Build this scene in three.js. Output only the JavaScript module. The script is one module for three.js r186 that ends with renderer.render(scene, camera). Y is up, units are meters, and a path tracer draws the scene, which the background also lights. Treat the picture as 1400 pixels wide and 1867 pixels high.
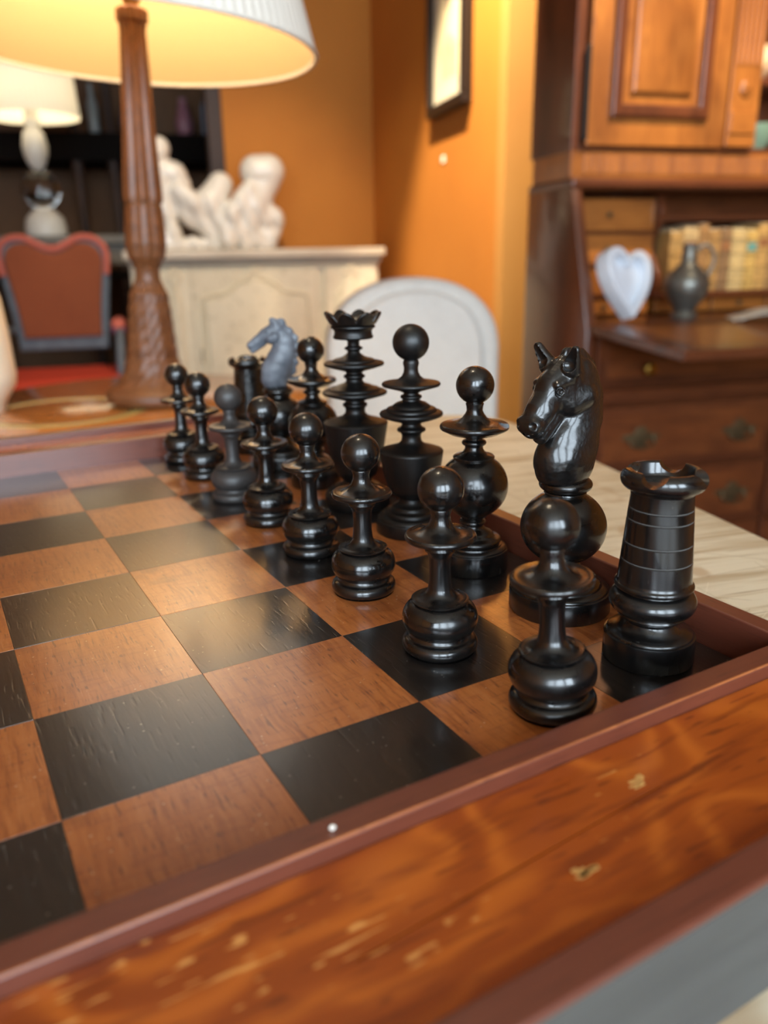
import * as THREE from 'three';
import { RoundedBoxGeometry } from 'three/addons/geometries/RoundedBoxGeometry.js';
import { MarchingCubes } from 'three/addons/objects/MarchingCubes.js';
import { mergeGeometries, toCreasedNormals } from 'three/addons/utils/BufferGeometryUtils.js';
import { RectAreaLightUniformsLib } from 'three/addons/lights/RectAreaLightUniformsLib.js';
import { Brush, Evaluator, SUBTRACTION } from 'three-bvh-csg';

// ---------------------------------------------------------------- camera, sky, daylight, exposure
// World: x to the right along the back wall, z towards the windows, floor at y = 0. The board stands turned on its table.
const S = 0.05, BOARD_Y = 0.778, BOARD_TURN = 14.626 * Math.PI / 180;      // S: side of one chess square in metres
const scene = new THREE.Scene();
const camera = new THREE.PerspectiveCamera(2 * Math.atan(933.5 / 1440.43) * 180 / Math.PI, 1400 / 1867, 0.01, 60);
const EYE = new THREE.Vector3(0, 0.9039, 0);
camera.position.copy(EYE);
camera.up.set(0.0972, 0.95065, -0.29463);
camera.lookAt(EYE.x + 0.24609, EYE.y - 0.3098, EYE.z - 0.9184);
camera.focus = 0.275; camera.userData.fStop = 8.5;
scene.add(camera);

const renderer = new THREE.WebGLRenderer({ antialias: true });
renderer.toneMapping = THREE.LinearToneMapping;
renderer.toneMappingExposure = 1.0;
renderer.shadowMap.enabled = true;
renderer.outputColorSpace = THREE.SRGBColorSpace;

scene.background = new THREE.Color().setRGB(0.72, 0.86, 1.0);               // overcast sky, seen only through the windows
scene.backgroundIntensity = 3;
RectAreaLightUniformsLib.init();
const WIN = [{ x: -1.34, w: 0.8 }, { x: -0.28, w: 0.8 }, { x: 0.78, w: 0.8 }], WIN_Y0 = 0.95, WIN_Y1 = 2.4, WIN_Z = 2.2;  // first window is added and unseen, to brighten the niche wall edge
for (const q of WIN) {
  const l = new THREE.RectAreaLight(new THREE.Color().setRGB(0.74, 0.88, 1.0), 14, q.w, WIN_Y1 - WIN_Y0);
  l.position.set(q.x, (WIN_Y0 + WIN_Y1) / 2, WIN_Z - 0.03); l.lookAt(q.x, (WIN_Y0 + WIN_Y1) / 2, -5); l.name = 'window_light'; scene.add(l);
}

// ---------------------------------------------------------------- helpers
const rng = (s) => () => { s = (s + 0x6d2b79f5) | 0; let t = Math.imul(s ^ (s >>> 15), 1 | s); t = (t + Math.imul(t ^ (t >>> 7), 61 | t)) ^ t; return ((t ^ (t >>> 14)) >>> 0) / 4294967296; };
const hash = (x, y, s) => { let h = (x * 374761393 + y * 668265263 + s * 974634777) | 0; h = Math.imul(h ^ (h >>> 13), 1274126177); return ((h ^ (h >>> 16)) >>> 0) / 4294967296; };
function vnoise(x, y, px, py, s) {                                          // value noise, periodic in px, py cells
  const xi = Math.floor(x), yi = Math.floor(y), fx = x - xi, fy = y - yi, u = fx * fx * (3 - 2 * fx), v = fy * fy * (3 - 2 * fy);
  const m = (a, n) => ((a % n) + n) % n, x0 = m(xi, px), x1 = m(xi + 1, px), y0 = m(yi, py), y1 = m(yi + 1, py);
  const a = hash(x0, y0, s), b = hash(x1, y0, s), c = hash(x0, y1, s), d = hash(x1, y1, s);
  return a + (b - a) * u + (c - a) * v + (a - b - c + d) * u * v;
}
function fbm(u, v, cx, cy, o, s) { let t = 0, a = 0.5, n = 0; for (let i = 0; i < o; i++) { t += a * vnoise(u * cx, v * cy, cx, cy, s + i); n += a; a *= 0.5; cx *= 2; cy *= 2; } return t / n; }
const clamp = (x, a = 0, b = 1) => Math.min(b, Math.max(a, x)), mix = (a, b, t) => a + (b - a) * t, sstep = (a, b, x) => { const t = clamp((x - a) / (b - a)); return t * t * (3 - 2 * t); };
const mix3 = (a, b, t) => [mix(a[0], b[0], t), mix(a[1], b[1], t), mix(a[2], b[2], t)];
function tex(n, m, fn, srgb = true, rep = 1) {                              // fn(u, v) -> [r, g, b] 0..255 or a grey 0..1
  const d = new Uint8Array(n * m * 4);
  for (let j = 0; j < m; j++) for (let i = 0; i < n; i++) {
    const c = fn((i + 0.5) / n, (j + 0.5) / m), k = 4 * (j * n + i);
    if (typeof c === 'number') d[k] = d[k + 1] = d[k + 2] = clamp(c) * 255; else { d[k] = clamp(c[0], 0, 255); d[k + 1] = clamp(c[1], 0, 255); d[k + 2] = clamp(c[2], 0, 255); }
    d[k + 3] = 255;
  }
  const t = new THREE.DataTexture(d, n, m, THREE.RGBAFormat); t.wrapS = t.wrapT = THREE.RepeatWrapping; t.magFilter = THREE.LinearFilter; t.minFilter = THREE.LinearMipmapLinearFilter; t.generateMipmaps = true;
  if (srgb) t.colorSpace = THREE.SRGBColorSpace;
  if (Array.isArray(rep)) t.repeat.set(rep[0], rep[1]); else t.repeat.set(rep, rep); t.needsUpdate = true; return t;
}
const lin = (r, g, b) => new THREE.Color().setRGB(r, g, b);
const std = (o) => new THREE.MeshPhysicalMaterial({ side: THREE.DoubleSide, ...o });

const used = {};
const numbered = (n) => { used[n] = (used[n] ?? -1) + 1; return used[n] ? n + '_' + String(used[n]).padStart(3, '0') : n; };
function tag(o, label, category, group) { Object.assign(o.userData, { label, category }); if (group) o.userData.group = group; return o; }
function thing(name, label, category, [x, y, z] = [0, 0, 0], turn = 0, group) {
  const o = new THREE.Group(); o.name = numbered(name); o.position.set(x, y, z); o.rotation.y = turn; scene.add(o); return tag(o, label, category, group);
}
function part(parent, name, geo, mat, x = 0, y = 0, z = 0) {
  const m = new THREE.Mesh(geo, mat); m.name = name; m.position.set(x, y, z); m.castShadow = m.receiveShadow = true; parent.add(m); return m;
}
function wpart(g, name, geo, mat, x, y, z) { return part(g, name, geo, mat, x - g.position.x, y - g.position.y, z - g.position.z); }   // g: unturned group, x y z in the world
function single(name, geo, mat, label, category, [x, y, z] = [0, 0, 0], turn = 0, group) {
  const m = new THREE.Mesh(geo, mat); m.name = numbered(name); m.position.set(x, y, z); m.rotation.y = turn; m.castShadow = m.receiveShadow = true; scene.add(m); return tag(m, label, category, group);
}
function struct(name, geo, mat, x = 0, y = 0, z = 0) { const m = new THREE.Mesh(geo, mat); m.name = name; m.position.set(x, y, z); m.userData.kind = 'structure'; m.castShadow = m.receiveShadow = true; scene.add(m); return m; }
// box with softened edges; uv in metres with u along the grain axis
function uvm(g, axis = 'x', off = [0, 0]) {
  if (g.index) g = g.toNonIndexed();
  const p = g.attributes.position, n = g.attributes.normal, uv = new Float32Array(p.count * 2), A = 'xyz'.indexOf(axis), P = [0, 0, 0];
  for (let i = 0; i < p.count; i += 3) {
    let nx = 0, ny = 0, nz = 0;
    for (let k = 0; k < 3; k++) { nx += n.getX(i + k); ny += n.getY(i + k); nz += n.getZ(i + k); }
    const N = [Math.abs(nx), Math.abs(ny), Math.abs(nz)], dom = N.indexOf(Math.max(...N)); let U = A, V = [0, 1, 2].find((q) => q !== dom && q !== A);
    if (dom === A) { U = (A + 1) % 3; V = (A + 2) % 3; }
    for (let k = 0; k < 3; k++) { P[0] = p.getX(i + k); P[1] = p.getY(i + k); P[2] = p.getZ(i + k); uv[2 * (i + k)] = P[U] + off[0]; uv[2 * (i + k) + 1] = P[V] + off[1]; }
  }
  g.setAttribute('uv', new THREE.BufferAttribute(uv, 2)); return g;
}
const bx = (w, h, d, r = 0.002, axis = 'x', off) => uvm(r > 0 ? new RoundedBoxGeometry(w, h, d, 2, Math.min(r, w / 2.1, h / 2.1, d / 2.1)) : new THREE.BoxGeometry(w, h, d), axis, off);
const span = (x0, x1, y0, y1, z0, z1, r, axis, off) => bx(x1 - x0, y1 - y0, z1 - z0, r, axis, off).translate((x0 + x1) / 2, (y0 + y1) / 2, (z0 + z1) / 2);
const spanW = (g, name, mat, x0, x1, y0, y1, z0, z1, r = 0.002, axis = 'x', off = [0, 0]) => wpart(g, name, bx(x1 - x0, y1 - y0, z1 - z0, r, axis, off), mat, (x0 + x1) / 2, (y0 + y1) / 2, (z0 + z1) / 2);
const creased = (g, a) => { g.scale(1000, 1000, 1000); const c = toCreasedNormals(g, a); c.scale(0.001, 0.001, 0.001); return c; };   // the addon joins points closer than a hundredth of a unit
// turned profiles: arc() gives points on an ellipse, lathe() spins [r, z] pairs
const arc = (r, z, a, b, t0, t1, n = 10) => Array.from({ length: n + 1 }, (_, i) => { const t = (t0 + (t1 - t0) * i / n) * Math.PI / 180; return [Math.max(0, r + a * Math.cos(t)), z + b * Math.sin(t)]; });
function lathe(P, k = S, seg = 56, crease = 0.75) { return creased(new THREE.LatheGeometry(P.map(([r, z]) => new THREE.Vector2(r * k, z * k)), seg), crease); }
// signed distance blobs, meshed with marching cubes
const V3 = (x, y, z) => new THREE.Vector3(x, y, z);
function capsule(p, a, b, ra, rb) { const bx_ = b[0] - a[0], by = b[1] - a[1], bz = b[2] - a[2], px = p[0] - a[0], py = p[1] - a[1], pz = p[2] - a[2], L = bx_ * bx_ + by * by + bz * bz; const t = L ? clamp((px * bx_ + py * by + pz * bz) / L) : 0; return Math.hypot(px - bx_ * t, py - by * t, pz - bz * t) - mix(ra, rb, t); }
const smin = (a, b, k) => { const h = clamp(0.5 + 0.5 * (b - a) / k); return mix(b, a, h) - k * h * (1 - h); };
function sdfMesh(field, center, half, res, k = 1) {                          // a cube of side 2*half round center
  const mc = new MarchingCubes(res, new THREE.MeshBasicMaterial(), true, false, 400000); mc.isolation = 0;
  for (let z = 0; z < res; z++) for (let y = 0; y < res; y++) for (let x = 0; x < res; x++) {
    const g = [x, y, z].map((q, i) => center[i] + ((q - res / 2) / (res / 2)) * half); mc.field[x + y * res + z * res * res] = -field(g);
  }
  mc.update();
  const n = mc.count, P = new Float32Array(n * 3), N = new Float32Array(n * 3), e = half * 0.004;
  for (let i = 0; i < n; i++) {
    const q = [0, 1, 2].map((j) => center[j] + mc.positionArray[3 * i + j] * half);
    const gr = [0, 1, 2].map((j) => { const a = q.slice(), b = q.slice(); a[j] += e; b[j] -= e; return field(a) - field(b); }), L = Math.hypot(...gr) || 1;
    for (let j = 0; j < 3; j++) { P[3 * i + j] = q[j] * k; N[3 * i + j] = gr[j] / L; }
  }
  const g = new THREE.BufferGeometry(); g.setAttribute('position', new THREE.BufferAttribute(P, 3)); g.setAttribute('normal', new THREE.BufferAttribute(N, 3));
  const uv = new Float32Array(n * 2); for (let i = 0; i < n; i++) { uv[2 * i] = P[3 * i]; uv[2 * i + 1] = P[3 * i + 1]; } g.setAttribute('uv', new THREE.BufferAttribute(uv, 2));
  return g;
}
function shapeOf(pts) { const s = new THREE.Shape(); pts.forEach(([x, y], i) => (i ? s.lineTo(x, y) : s.moveTo(x, y))); s.closePath(); return s; }
const extrude = (shape, depth, bevel = 0.002, seg = 2, curve = 24) => creased(new THREE.ExtrudeGeometry(shape, { depth, bevelEnabled: bevel > 0, bevelThickness: bevel, bevelSize: bevel, bevelOffset: -bevel, bevelSegments: seg, curveSegments: curve }), 0.6);
const tube = (pts, r, seg = 24, rad = 8, closed = false) => new THREE.TubeGeometry(new THREE.CatmullRomCurve3(pts.map((p) => V3(...p)), closed), seg, r, rad, closed);

const csg = new Evaluator(); csg.attributes = ['position', 'normal', 'uv'];
function cut(geo, tools) { let a = new Brush(geo); a.updateMatrixWorld(); for (const t of tools) { const b = new Brush(t); b.updateMatrixWorld(); a = csg.evaluate(a, b, SUBTRACTION); } const g = a.geometry; g.clearGroups(); return g; }
// ---------------------------------------------------------------- materials
// fine-grained veneer with short pores along u; base and dark are sRGB triples
function veneer(size, base, dark, light, seed, { fig = 0.5, pores = 0.5, along = 2, across = 26 } = {}) {
  return tex(size, size, (u, v) => {
    const warp = fbm(u, v, 2, 3, 3, seed + 40) * 0.25, big = fbm(u, v + warp, along, 5, 4, seed), fine = fbm(u, v + warp * 0.3, along * 2, across, 3, seed + 9), hair = vnoise(u * along * 6, v * across * 8, along * 6, across * 8, seed + 20);
    let c = mix3(base, dark, clamp((big - 0.4) * 2.2) * fig); c = mix3(c, light, clamp((fine - 0.5) * 2) * 0.5); c = mix3(c, dark, sstep(0.72, 0.95, hair) * pores); return c;
  });
}
const rep = (t, r) => { const c = t.clone(); if (Array.isArray(r)) c.repeat.set(r[0], r[1]); else c.repeat.set(r, r); c.needsUpdate = true; return c; };
// squares: one texture tile covers 0.2 m (four squares); grain runs along the files
const dust = rng(7), specks = Array.from({ length: 110 }, () => [dust(), dust(), 0.0012 + dust() * 0.0022, dust()]);
const speckMap = (() => { const n = 1024, m = new Float32Array(n * n); for (const [x, y, r, k] of specks) { const R = Math.ceil(r * n) + 1, cx = Math.floor(x * n), cy = Math.floor(y * n); for (let j = -R; j <= R; j++) for (let i = -R; i <= R; i++) if (Math.hypot(i, j * (0.6 + k)) < r * n) m[((cy + j + n) % n) * n + ((cx + i + n) % n)] = 0.4 + 0.4 * k; } return (u, v) => m[Math.floor(v * n) * n + Math.floor(u * n)]; })();
const lightSq = tex(1024, 1024, (u, v) => {
  const w = fbm(u, v, 6, 6, 3, 3) * 0.02, big = fbm(u, v, 3, 3, 4, 11), fine = fbm(u + w, v, 90, 9, 3, 21), cross = fbm(u, v, 18, 90, 2, 31), stain = fbm(u, v, 5, 5, 4, 51), fib = vnoise((u + w) * 260, v * 26, 260, 26, 57);
  let c = mix3([166, 97, 46], [138, 74, 34], clamp((big - 0.35) * 1.9)); c = mix3(c, [178, 116, 68], clamp((fine - 0.5) * 2.6) * 0.45); c = mix3(c, [112, 56, 28], clamp((0.45 - fine) * 3) * 0.5);
  c = mix3(c, [120, 60, 32], clamp((cross - 0.56) * 3) * 0.35); c = mix3(c, [84, 42, 24], sstep(0.64, 0.8, stain) * 0.5); c = mix3(c, [84, 44, 26], sstep(0.78, 0.95, fib) * 0.55); c = mix3(c, [188, 128, 78], sstep(0.22, 0.06, fib) * 0.3);
  const s = speckMap(u, v); return s ? mix3(c, [236, 226, 205], s * 0.8) : c;
});
const darkSq = tex(1024, 1024, (u, v) => {
  const w = fbm(u, v, 8, 8, 3, 63) * 0.012, big = fbm(u, v, 4, 4, 4, 71), fine = fbm(u + w, v, 90, 8, 3, 81);
  let c = mix3([28, 24, 22], [18, 15, 14], clamp((big - 0.35) * 2)); c = mix3(c, [44, 37, 32], clamp((fine - 0.54) * 3) * 0.5);
  const s = speckMap(1 - u, v); return s ? mix3(c, [225, 220, 205], s * 0.75) : c;
});
const sqBump = tex(1024, 1024, (u, v) => { const w = fbm(u, v, 8, 8, 3, 63) * 0.012, f = fbm(u + w, v, 130, 14, 2, 81), c = vnoise((u + w) * 120, v * 15, 120, 15, 95); return clamp(0.8 - sstep(0.72, 0.92, c) * 0.6 + (f - 0.5) * 0.4); }, false);
const SQR = 10;
const M = {};
M.lightSquare = std({ map: rep(lightSq, SQR), bumpMap: rep(sqBump, SQR), bumpScale: 0.00003, roughness: 0.3, ior: 1.65, clearcoat: 0.95, clearcoatRoughness: 0.16 });
M.darkSquare = std({ map: rep(darkSq, SQR), bumpMap: rep(sqBump, SQR), bumpScale: 0.00007, roughness: 0.28, ior: 1.65, clearcoat: 0.95, clearcoatRoughness: 0.16 });
const mahT = veneer(512, [98, 49, 34], [62, 30, 22], [120, 64, 44], 101, { across: 40, along: 2 });
M.mahogany = std({ map: rep(mahT, 8), bumpMap: rep(sqBump, [6, 2]), bumpScale: 0.00002, roughness: 0.4, clearcoat: 0.5, clearcoatRoughness: 0.28 });
M.rubbed = std({ map: rep(veneer(256, [168, 98, 54], [104, 54, 34], [188, 122, 72], 131, { across: 30, along: 6, fig: 0.9 }), 8), roughness: 0.4 });
const lidT = tex(1024, 1024, (u, v) => {
  const warp = fbm(u, v, 4, 5, 4, 201), fl = 0.5 + 0.5 * Math.sin((v * 14 + u * 4 + warp * 7) * 6.2832), big = fbm(u, v, 2, 4, 4, 211), fine = fbm(u, v + warp * 0.05, 14, 150, 3, 221), hair = vnoise(u * 40, v * 340, 40, 340, 231), pale = vnoise(u * 64, v * 440, 64, 440, 241) * (0.35 + fbm(u, v, 5, 8, 2, 251));
  let c = mix3([166, 80, 20], [118, 50, 15], clamp((big - 0.3) * 1.8)); c = mix3(c, [202, 112, 34], fl * fl * 0.55 * clamp(big * 1.6)); c = mix3(c, [96, 38, 14], clamp((0.44 - fine) * 4) * 0.55); c = mix3(c, [76, 30, 14], sstep(0.82, 0.97, hair) * 0.5);
  c = mix3(c, [222, 164, 92], sstep(0.87, 0.98, pale) * 0.75); return c;
});
M.lid = std({ map: rep(lidT, 3.2), roughness: 0.27, clearcoat: 0.3, clearcoatRoughness: 0.15 });
M.scuff = std({ color: 0xb98a4a, roughness: 0.6 });
M.greySide = std({ map: rep(tex(256, 256, (u, v) => { const f = fbm(u, v, 6, 60, 4, 301); return mix3([80, 80, 78], [66, 66, 65], f); }), 4), roughness: 0.55 });
M.felt = std({ color: 0x2b2420, roughness: 0.95 });
// pale scrubbed table top
const tableT = tex(1024, 1024, (u, v) => {
  const big = fbm(u, v, 4, 4, 5, 401), gr = fbm(u, v, 5, 70, 4, 411), spot = fbm(u, v, 14, 10, 3, 421), s2 = vnoise(u * 10, v * 120, 10, 120, 431);
  let c = mix3([214, 201, 174], [192, 176, 146], clamp((big - 0.35) * 1.8)); c = mix3(c, [168, 144, 110], clamp((gr - 0.5) * 3.4) * 0.7); c = mix3(c, [150, 112, 76], sstep(0.64, 0.8, spot) * 0.4); c = mix3(c, [132, 108, 82], sstep(0.86, 0.98, s2) * 0.4); return c;
});
{ // long scratches and knife marks on the table top
  const r = rng(33), d = tableT.image.data, n = 1024;
  for (let k = 0; k < 150; k++) { let x = r() * n, y = r() * n; const a = r() * 6.283, L = 30 + r() * 190, dark = r() < 0.6, al = 0.35 + r() * 0.45; let th = a; for (let t = 0; t < L; t++) { th += (r() - 0.5) * 0.04; x += Math.cos(th); y += Math.sin(th); const q = 4 * ((((Math.floor(y) % n) + n) % n) * n + (((Math.floor(x) % n) + n) % n)); for (let j = 0; j < 3; j++) d[q + j] = mix(d[q + j], dark ? [120, 98, 72][j] : [232, 220, 194][j], al); } }
}
M.table = std({ map: rep(tableT, 3.4), roughness: 0.5 });
M.tableEdge = std({ map: rep(tableT, 2.4), color: 0xc9b493, roughness: 0.6 });
// ebonised pieces
const ebT = tex(512, 512, (u, v) => { const f = fbm(u, v, 14, 14, 4, 501), g = vnoise(u * 90, v * 90, 90, 90, 511); let c = mix3([10, 9, 9], [22, 18, 15], clamp((f - 0.45) * 2)); return mix3(c, [84, 80, 74], sstep(0.965, 0.99, g) * 0.6); });
const ebR = tex(512, 512, (u, v) => 0.5 + 0.35 * (fbm(u, v, 12, 12, 4, 521) - 0.5) * 2, false);
M.ebony = std({ map: ebT, roughnessMap: ebR, roughness: 0.7, clearcoat: 0.85, clearcoatRoughness: 0.38, clearcoatRoughnessMap: ebR, specularIntensity: 0.6 });
M.ebonyCarved = std({ map: rep(ebT, 14), bumpMap: rep(tex(256, 256, (u, v) => 0.6 * fbm(u, v, 7, 6, 3, 551) + 0.4 * fbm(u, v, 26, 22, 3, 553), false), 26), bumpScale: 0.0009, roughness: 0.45, clearcoat: 0.85, clearcoatRoughness: 0.16, specularIntensity: 0.6 });
M.ebonyDull = std({ map: ebT, color: 0xffffff, roughness: 0.42 });
const wornT = tex(256, 256, (u, v) => mix3([62, 58, 56], [40, 37, 36], fbm(u, v, 10, 10, 4, 531)));
M.wornPawn = std({ map: wornT, roughness: 0.46 });
const horseT = tex(256, 256, (u, v) => mix3([124, 130, 138], [64, 68, 76], fbm(u, v, 9, 9, 4, 541)));
M.greyHorse = std({ map: rep(horseT, 16), roughness: 0.4 });
M.notch = std({ color: 0x3a3834, roughness: 0.6 });
// ---------------------------------------------------------------- the room
const wallT = (a, b, s) => rep(tex(512, 512, (u, v) => mix3(a, b, clamp(fbm(u, v, 5, 5, 5, s) * 1.2 - 0.1)), true), 0.6);
M.ochre = std({ map: wallT([196, 124, 38], [178, 108, 30], 601), roughness: 0.75 });
M.ochreDaylit = std({ map: wallT([190, 136, 66], [176, 122, 56], 603), roughness: 0.75 });  // same ochre wall made paler, daylight put into the colour
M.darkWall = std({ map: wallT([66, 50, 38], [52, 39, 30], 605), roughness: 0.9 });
M.plaster = std({ color: 0xb9ac98, roughness: 0.9 });
M.white = std({ color: 0xe9e4da, roughness: 0.85 });
M.floor = std({ map: rep(veneer(512, [112, 74, 46], [76, 48, 30], [136, 94, 60], 611, { across: 14 }), 0.7), roughness: 0.45 });
M.darkWood = std({ map: rep(veneer(512, [52, 32, 24], [28, 18, 15], [70, 44, 32], 621, { across: 20 }), 2), roughness: 0.6 });
const H = 2.75, T = 0.12;
const W0 = -2.4, W1 = 2.9, BACK = -4.0, DEEP = -6.6, OPEN = 0.345, JOG_X = 1.048, JOG_Z = -2.48;
struct('floor', span(W0 - T, W1 + T, -0.1, 0, DEEP - T, WIN_Z + T, 0, 'z'), M.floor);
struct('ceiling', span(W0 - T, W1 + T, H, H + 0.1, DEEP - T, WIN_Z + T, 0), M.plaster);
struct('wall_left', span(W0 - T, W0, 0, H, DEEP - T, WIN_Z + T, 0, 'y'), M.ochre);
struct('wall_right', span(W1, W1 + T, 0, H, JOG_Z - T, WIN_Z + T, 0, 'y'), M.ochre);
struct('wall_back', span(OPEN, JOG_X + T, 0, H, BACK - T, BACK, 0, 'y'), M.ochre);
struct('wall_side', span(JOG_X, JOG_X + T, 0, H, BACK, JOG_Z, 0, 'y'), M.ochre);
struct('wall_niche', span(JOG_X, W1 + T, 0, H, JOG_Z, JOG_Z + 0.06, 0, 'y'), M.ochreDaylit);
struct('wall_lintel', span(W0, OPEN, 2.3, H, BACK - T, BACK, 0, 'x'), M.ochre);
struct('wall_far', span(W0, JOG_X + T, 0, H, DEEP - T, DEEP, 0, 'y'), M.darkWall);
struct('wall_passage', span(JOG_X, JOG_X + T, 0, H, DEEP, BACK - T, 0, 'y'), M.darkWall);
struct('trim_1', span(OPEN - 0.07, OPEN + 0.0, 0, 2.3, BACK - T - 0.01, BACK + 0.02, 0.006, 'y'), M.darkWood);
// window wall behind the camera; its first window is added for light
{
  const z0 = WIN_Z, z1 = WIN_Z + T, edges = [W0, ...WIN.flatMap((q) => [q.x - q.w / 2, q.x + q.w / 2]), W1], g = mergeGeometries([...[0, 2, 4, 6].map((i) => span(edges[i], edges[i + 1], 0, H, z0, z1, 0)), ...[1, 3, 5].flatMap((i) => [span(edges[i], edges[i + 1], 0, WIN_Y0, z0, z1, 0), span(edges[i], edges[i + 1], WIN_Y1, H, z0, z1, 0)])]);
  struct('wall_front', g, M.plaster);
  M.pane = new THREE.MeshPhysicalMaterial({ color: 0xffffff, transmission: 1, thickness: 0, roughness: 0.02, ior: 1.5 });
  WIN.forEach((q, i) => {
    const w = new THREE.Group(); w.name = 'window_' + (i + 1); w.userData.kind = 'structure'; w.position.set(q.x, (WIN_Y0 + WIN_Y1) / 2, z0 + 0.06); scene.add(w);
    const h = WIN_Y1 - WIN_Y0;
    const fr = (x, y, a, b) => part(w, 'window_frame', bx(a, b, 0.05, 0.004), M.white, x, y, 0);
    fr(-0.38, 0, 0.04, h); fr(0.38, 0, 0.04, h); fr(0, h / 2 - 0.02, 0.72, 0.04); fr(0, -h / 2 + 0.02, 0.72, 0.04); fr(0, 0, 0.035, h - 0.08);
    for (const s of [-1, 1]) part(w, 'pane', new THREE.BoxGeometry(0.34, h - 0.08, 0.004), M.pane, s * 0.189, 0, 0.01);
  });
}

// ---------------------------------------------------------------- the table under the board
{
  const x0 = -0.85, x1 = 0.295, z0 = -0.7, z1 = 0.35, r = 0.075, sh = new THREE.Shape();
  sh.moveTo(x0 + r, -z1); sh.lineTo(x1 - r, -z1); sh.quadraticCurveTo(x1, -z1, x1, -z1 + r); sh.lineTo(x1, -z0 - r); sh.quadraticCurveTo(x1, -z0, x1 - r, -z0); sh.lineTo(x0 + r, -z0); sh.quadraticCurveTo(x0, -z0, x0, -z0 - r); sh.lineTo(x0, -z1 + r); sh.quadraticCurveTo(x0, -z1, x0 + r, -z1);
  const t = thing('pale_table', 'pale scrubbed wooden table with scratches under the chess board', 'table', [-0.27, 0, -0.17]);
  const top = extrude(sh, 0.032, 0.006, 3); top.rotateX(-Math.PI / 2);
  wpart(t, 'table_top', uvm(top, 'x'), M.table, 0, 0.722, 0);
  spanW(t, 'apron', M.tableEdge, x0 + 0.06, x1 - 0.06, 0.64, 0.722, z0 + 0.06, z0 + 0.085, 0.003); spanW(t, 'apron', M.tableEdge, x0 + 0.06, x1 - 0.06, 0.64, 0.722, z1 - 0.085, z1 - 0.06, 0.003);
  spanW(t, 'apron', M.tableEdge, x0 + 0.06, x0 + 0.085, 0.64, 0.722, z0 + 0.085, z1 - 0.085, 0.003, 'z'); spanW(t, 'apron', M.tableEdge, x1 - 0.085, x1 - 0.06, 0.64, 0.722, z0 + 0.085, z1 - 0.085, 0.003, 'z');
  for (const x of [x0 + 0.11, x1 - 0.11]) for (const z of [z0 + 0.11, z1 - 0.11]) wpart(t, 'leg', lathe([[0, 0], [0.018, 0], [0.026, 0.3], [0.034, 0.6], [0.034, 0.72], [0, 0.72]], 1, 20), M.tableEdge, x, 0, z);
}

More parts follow.
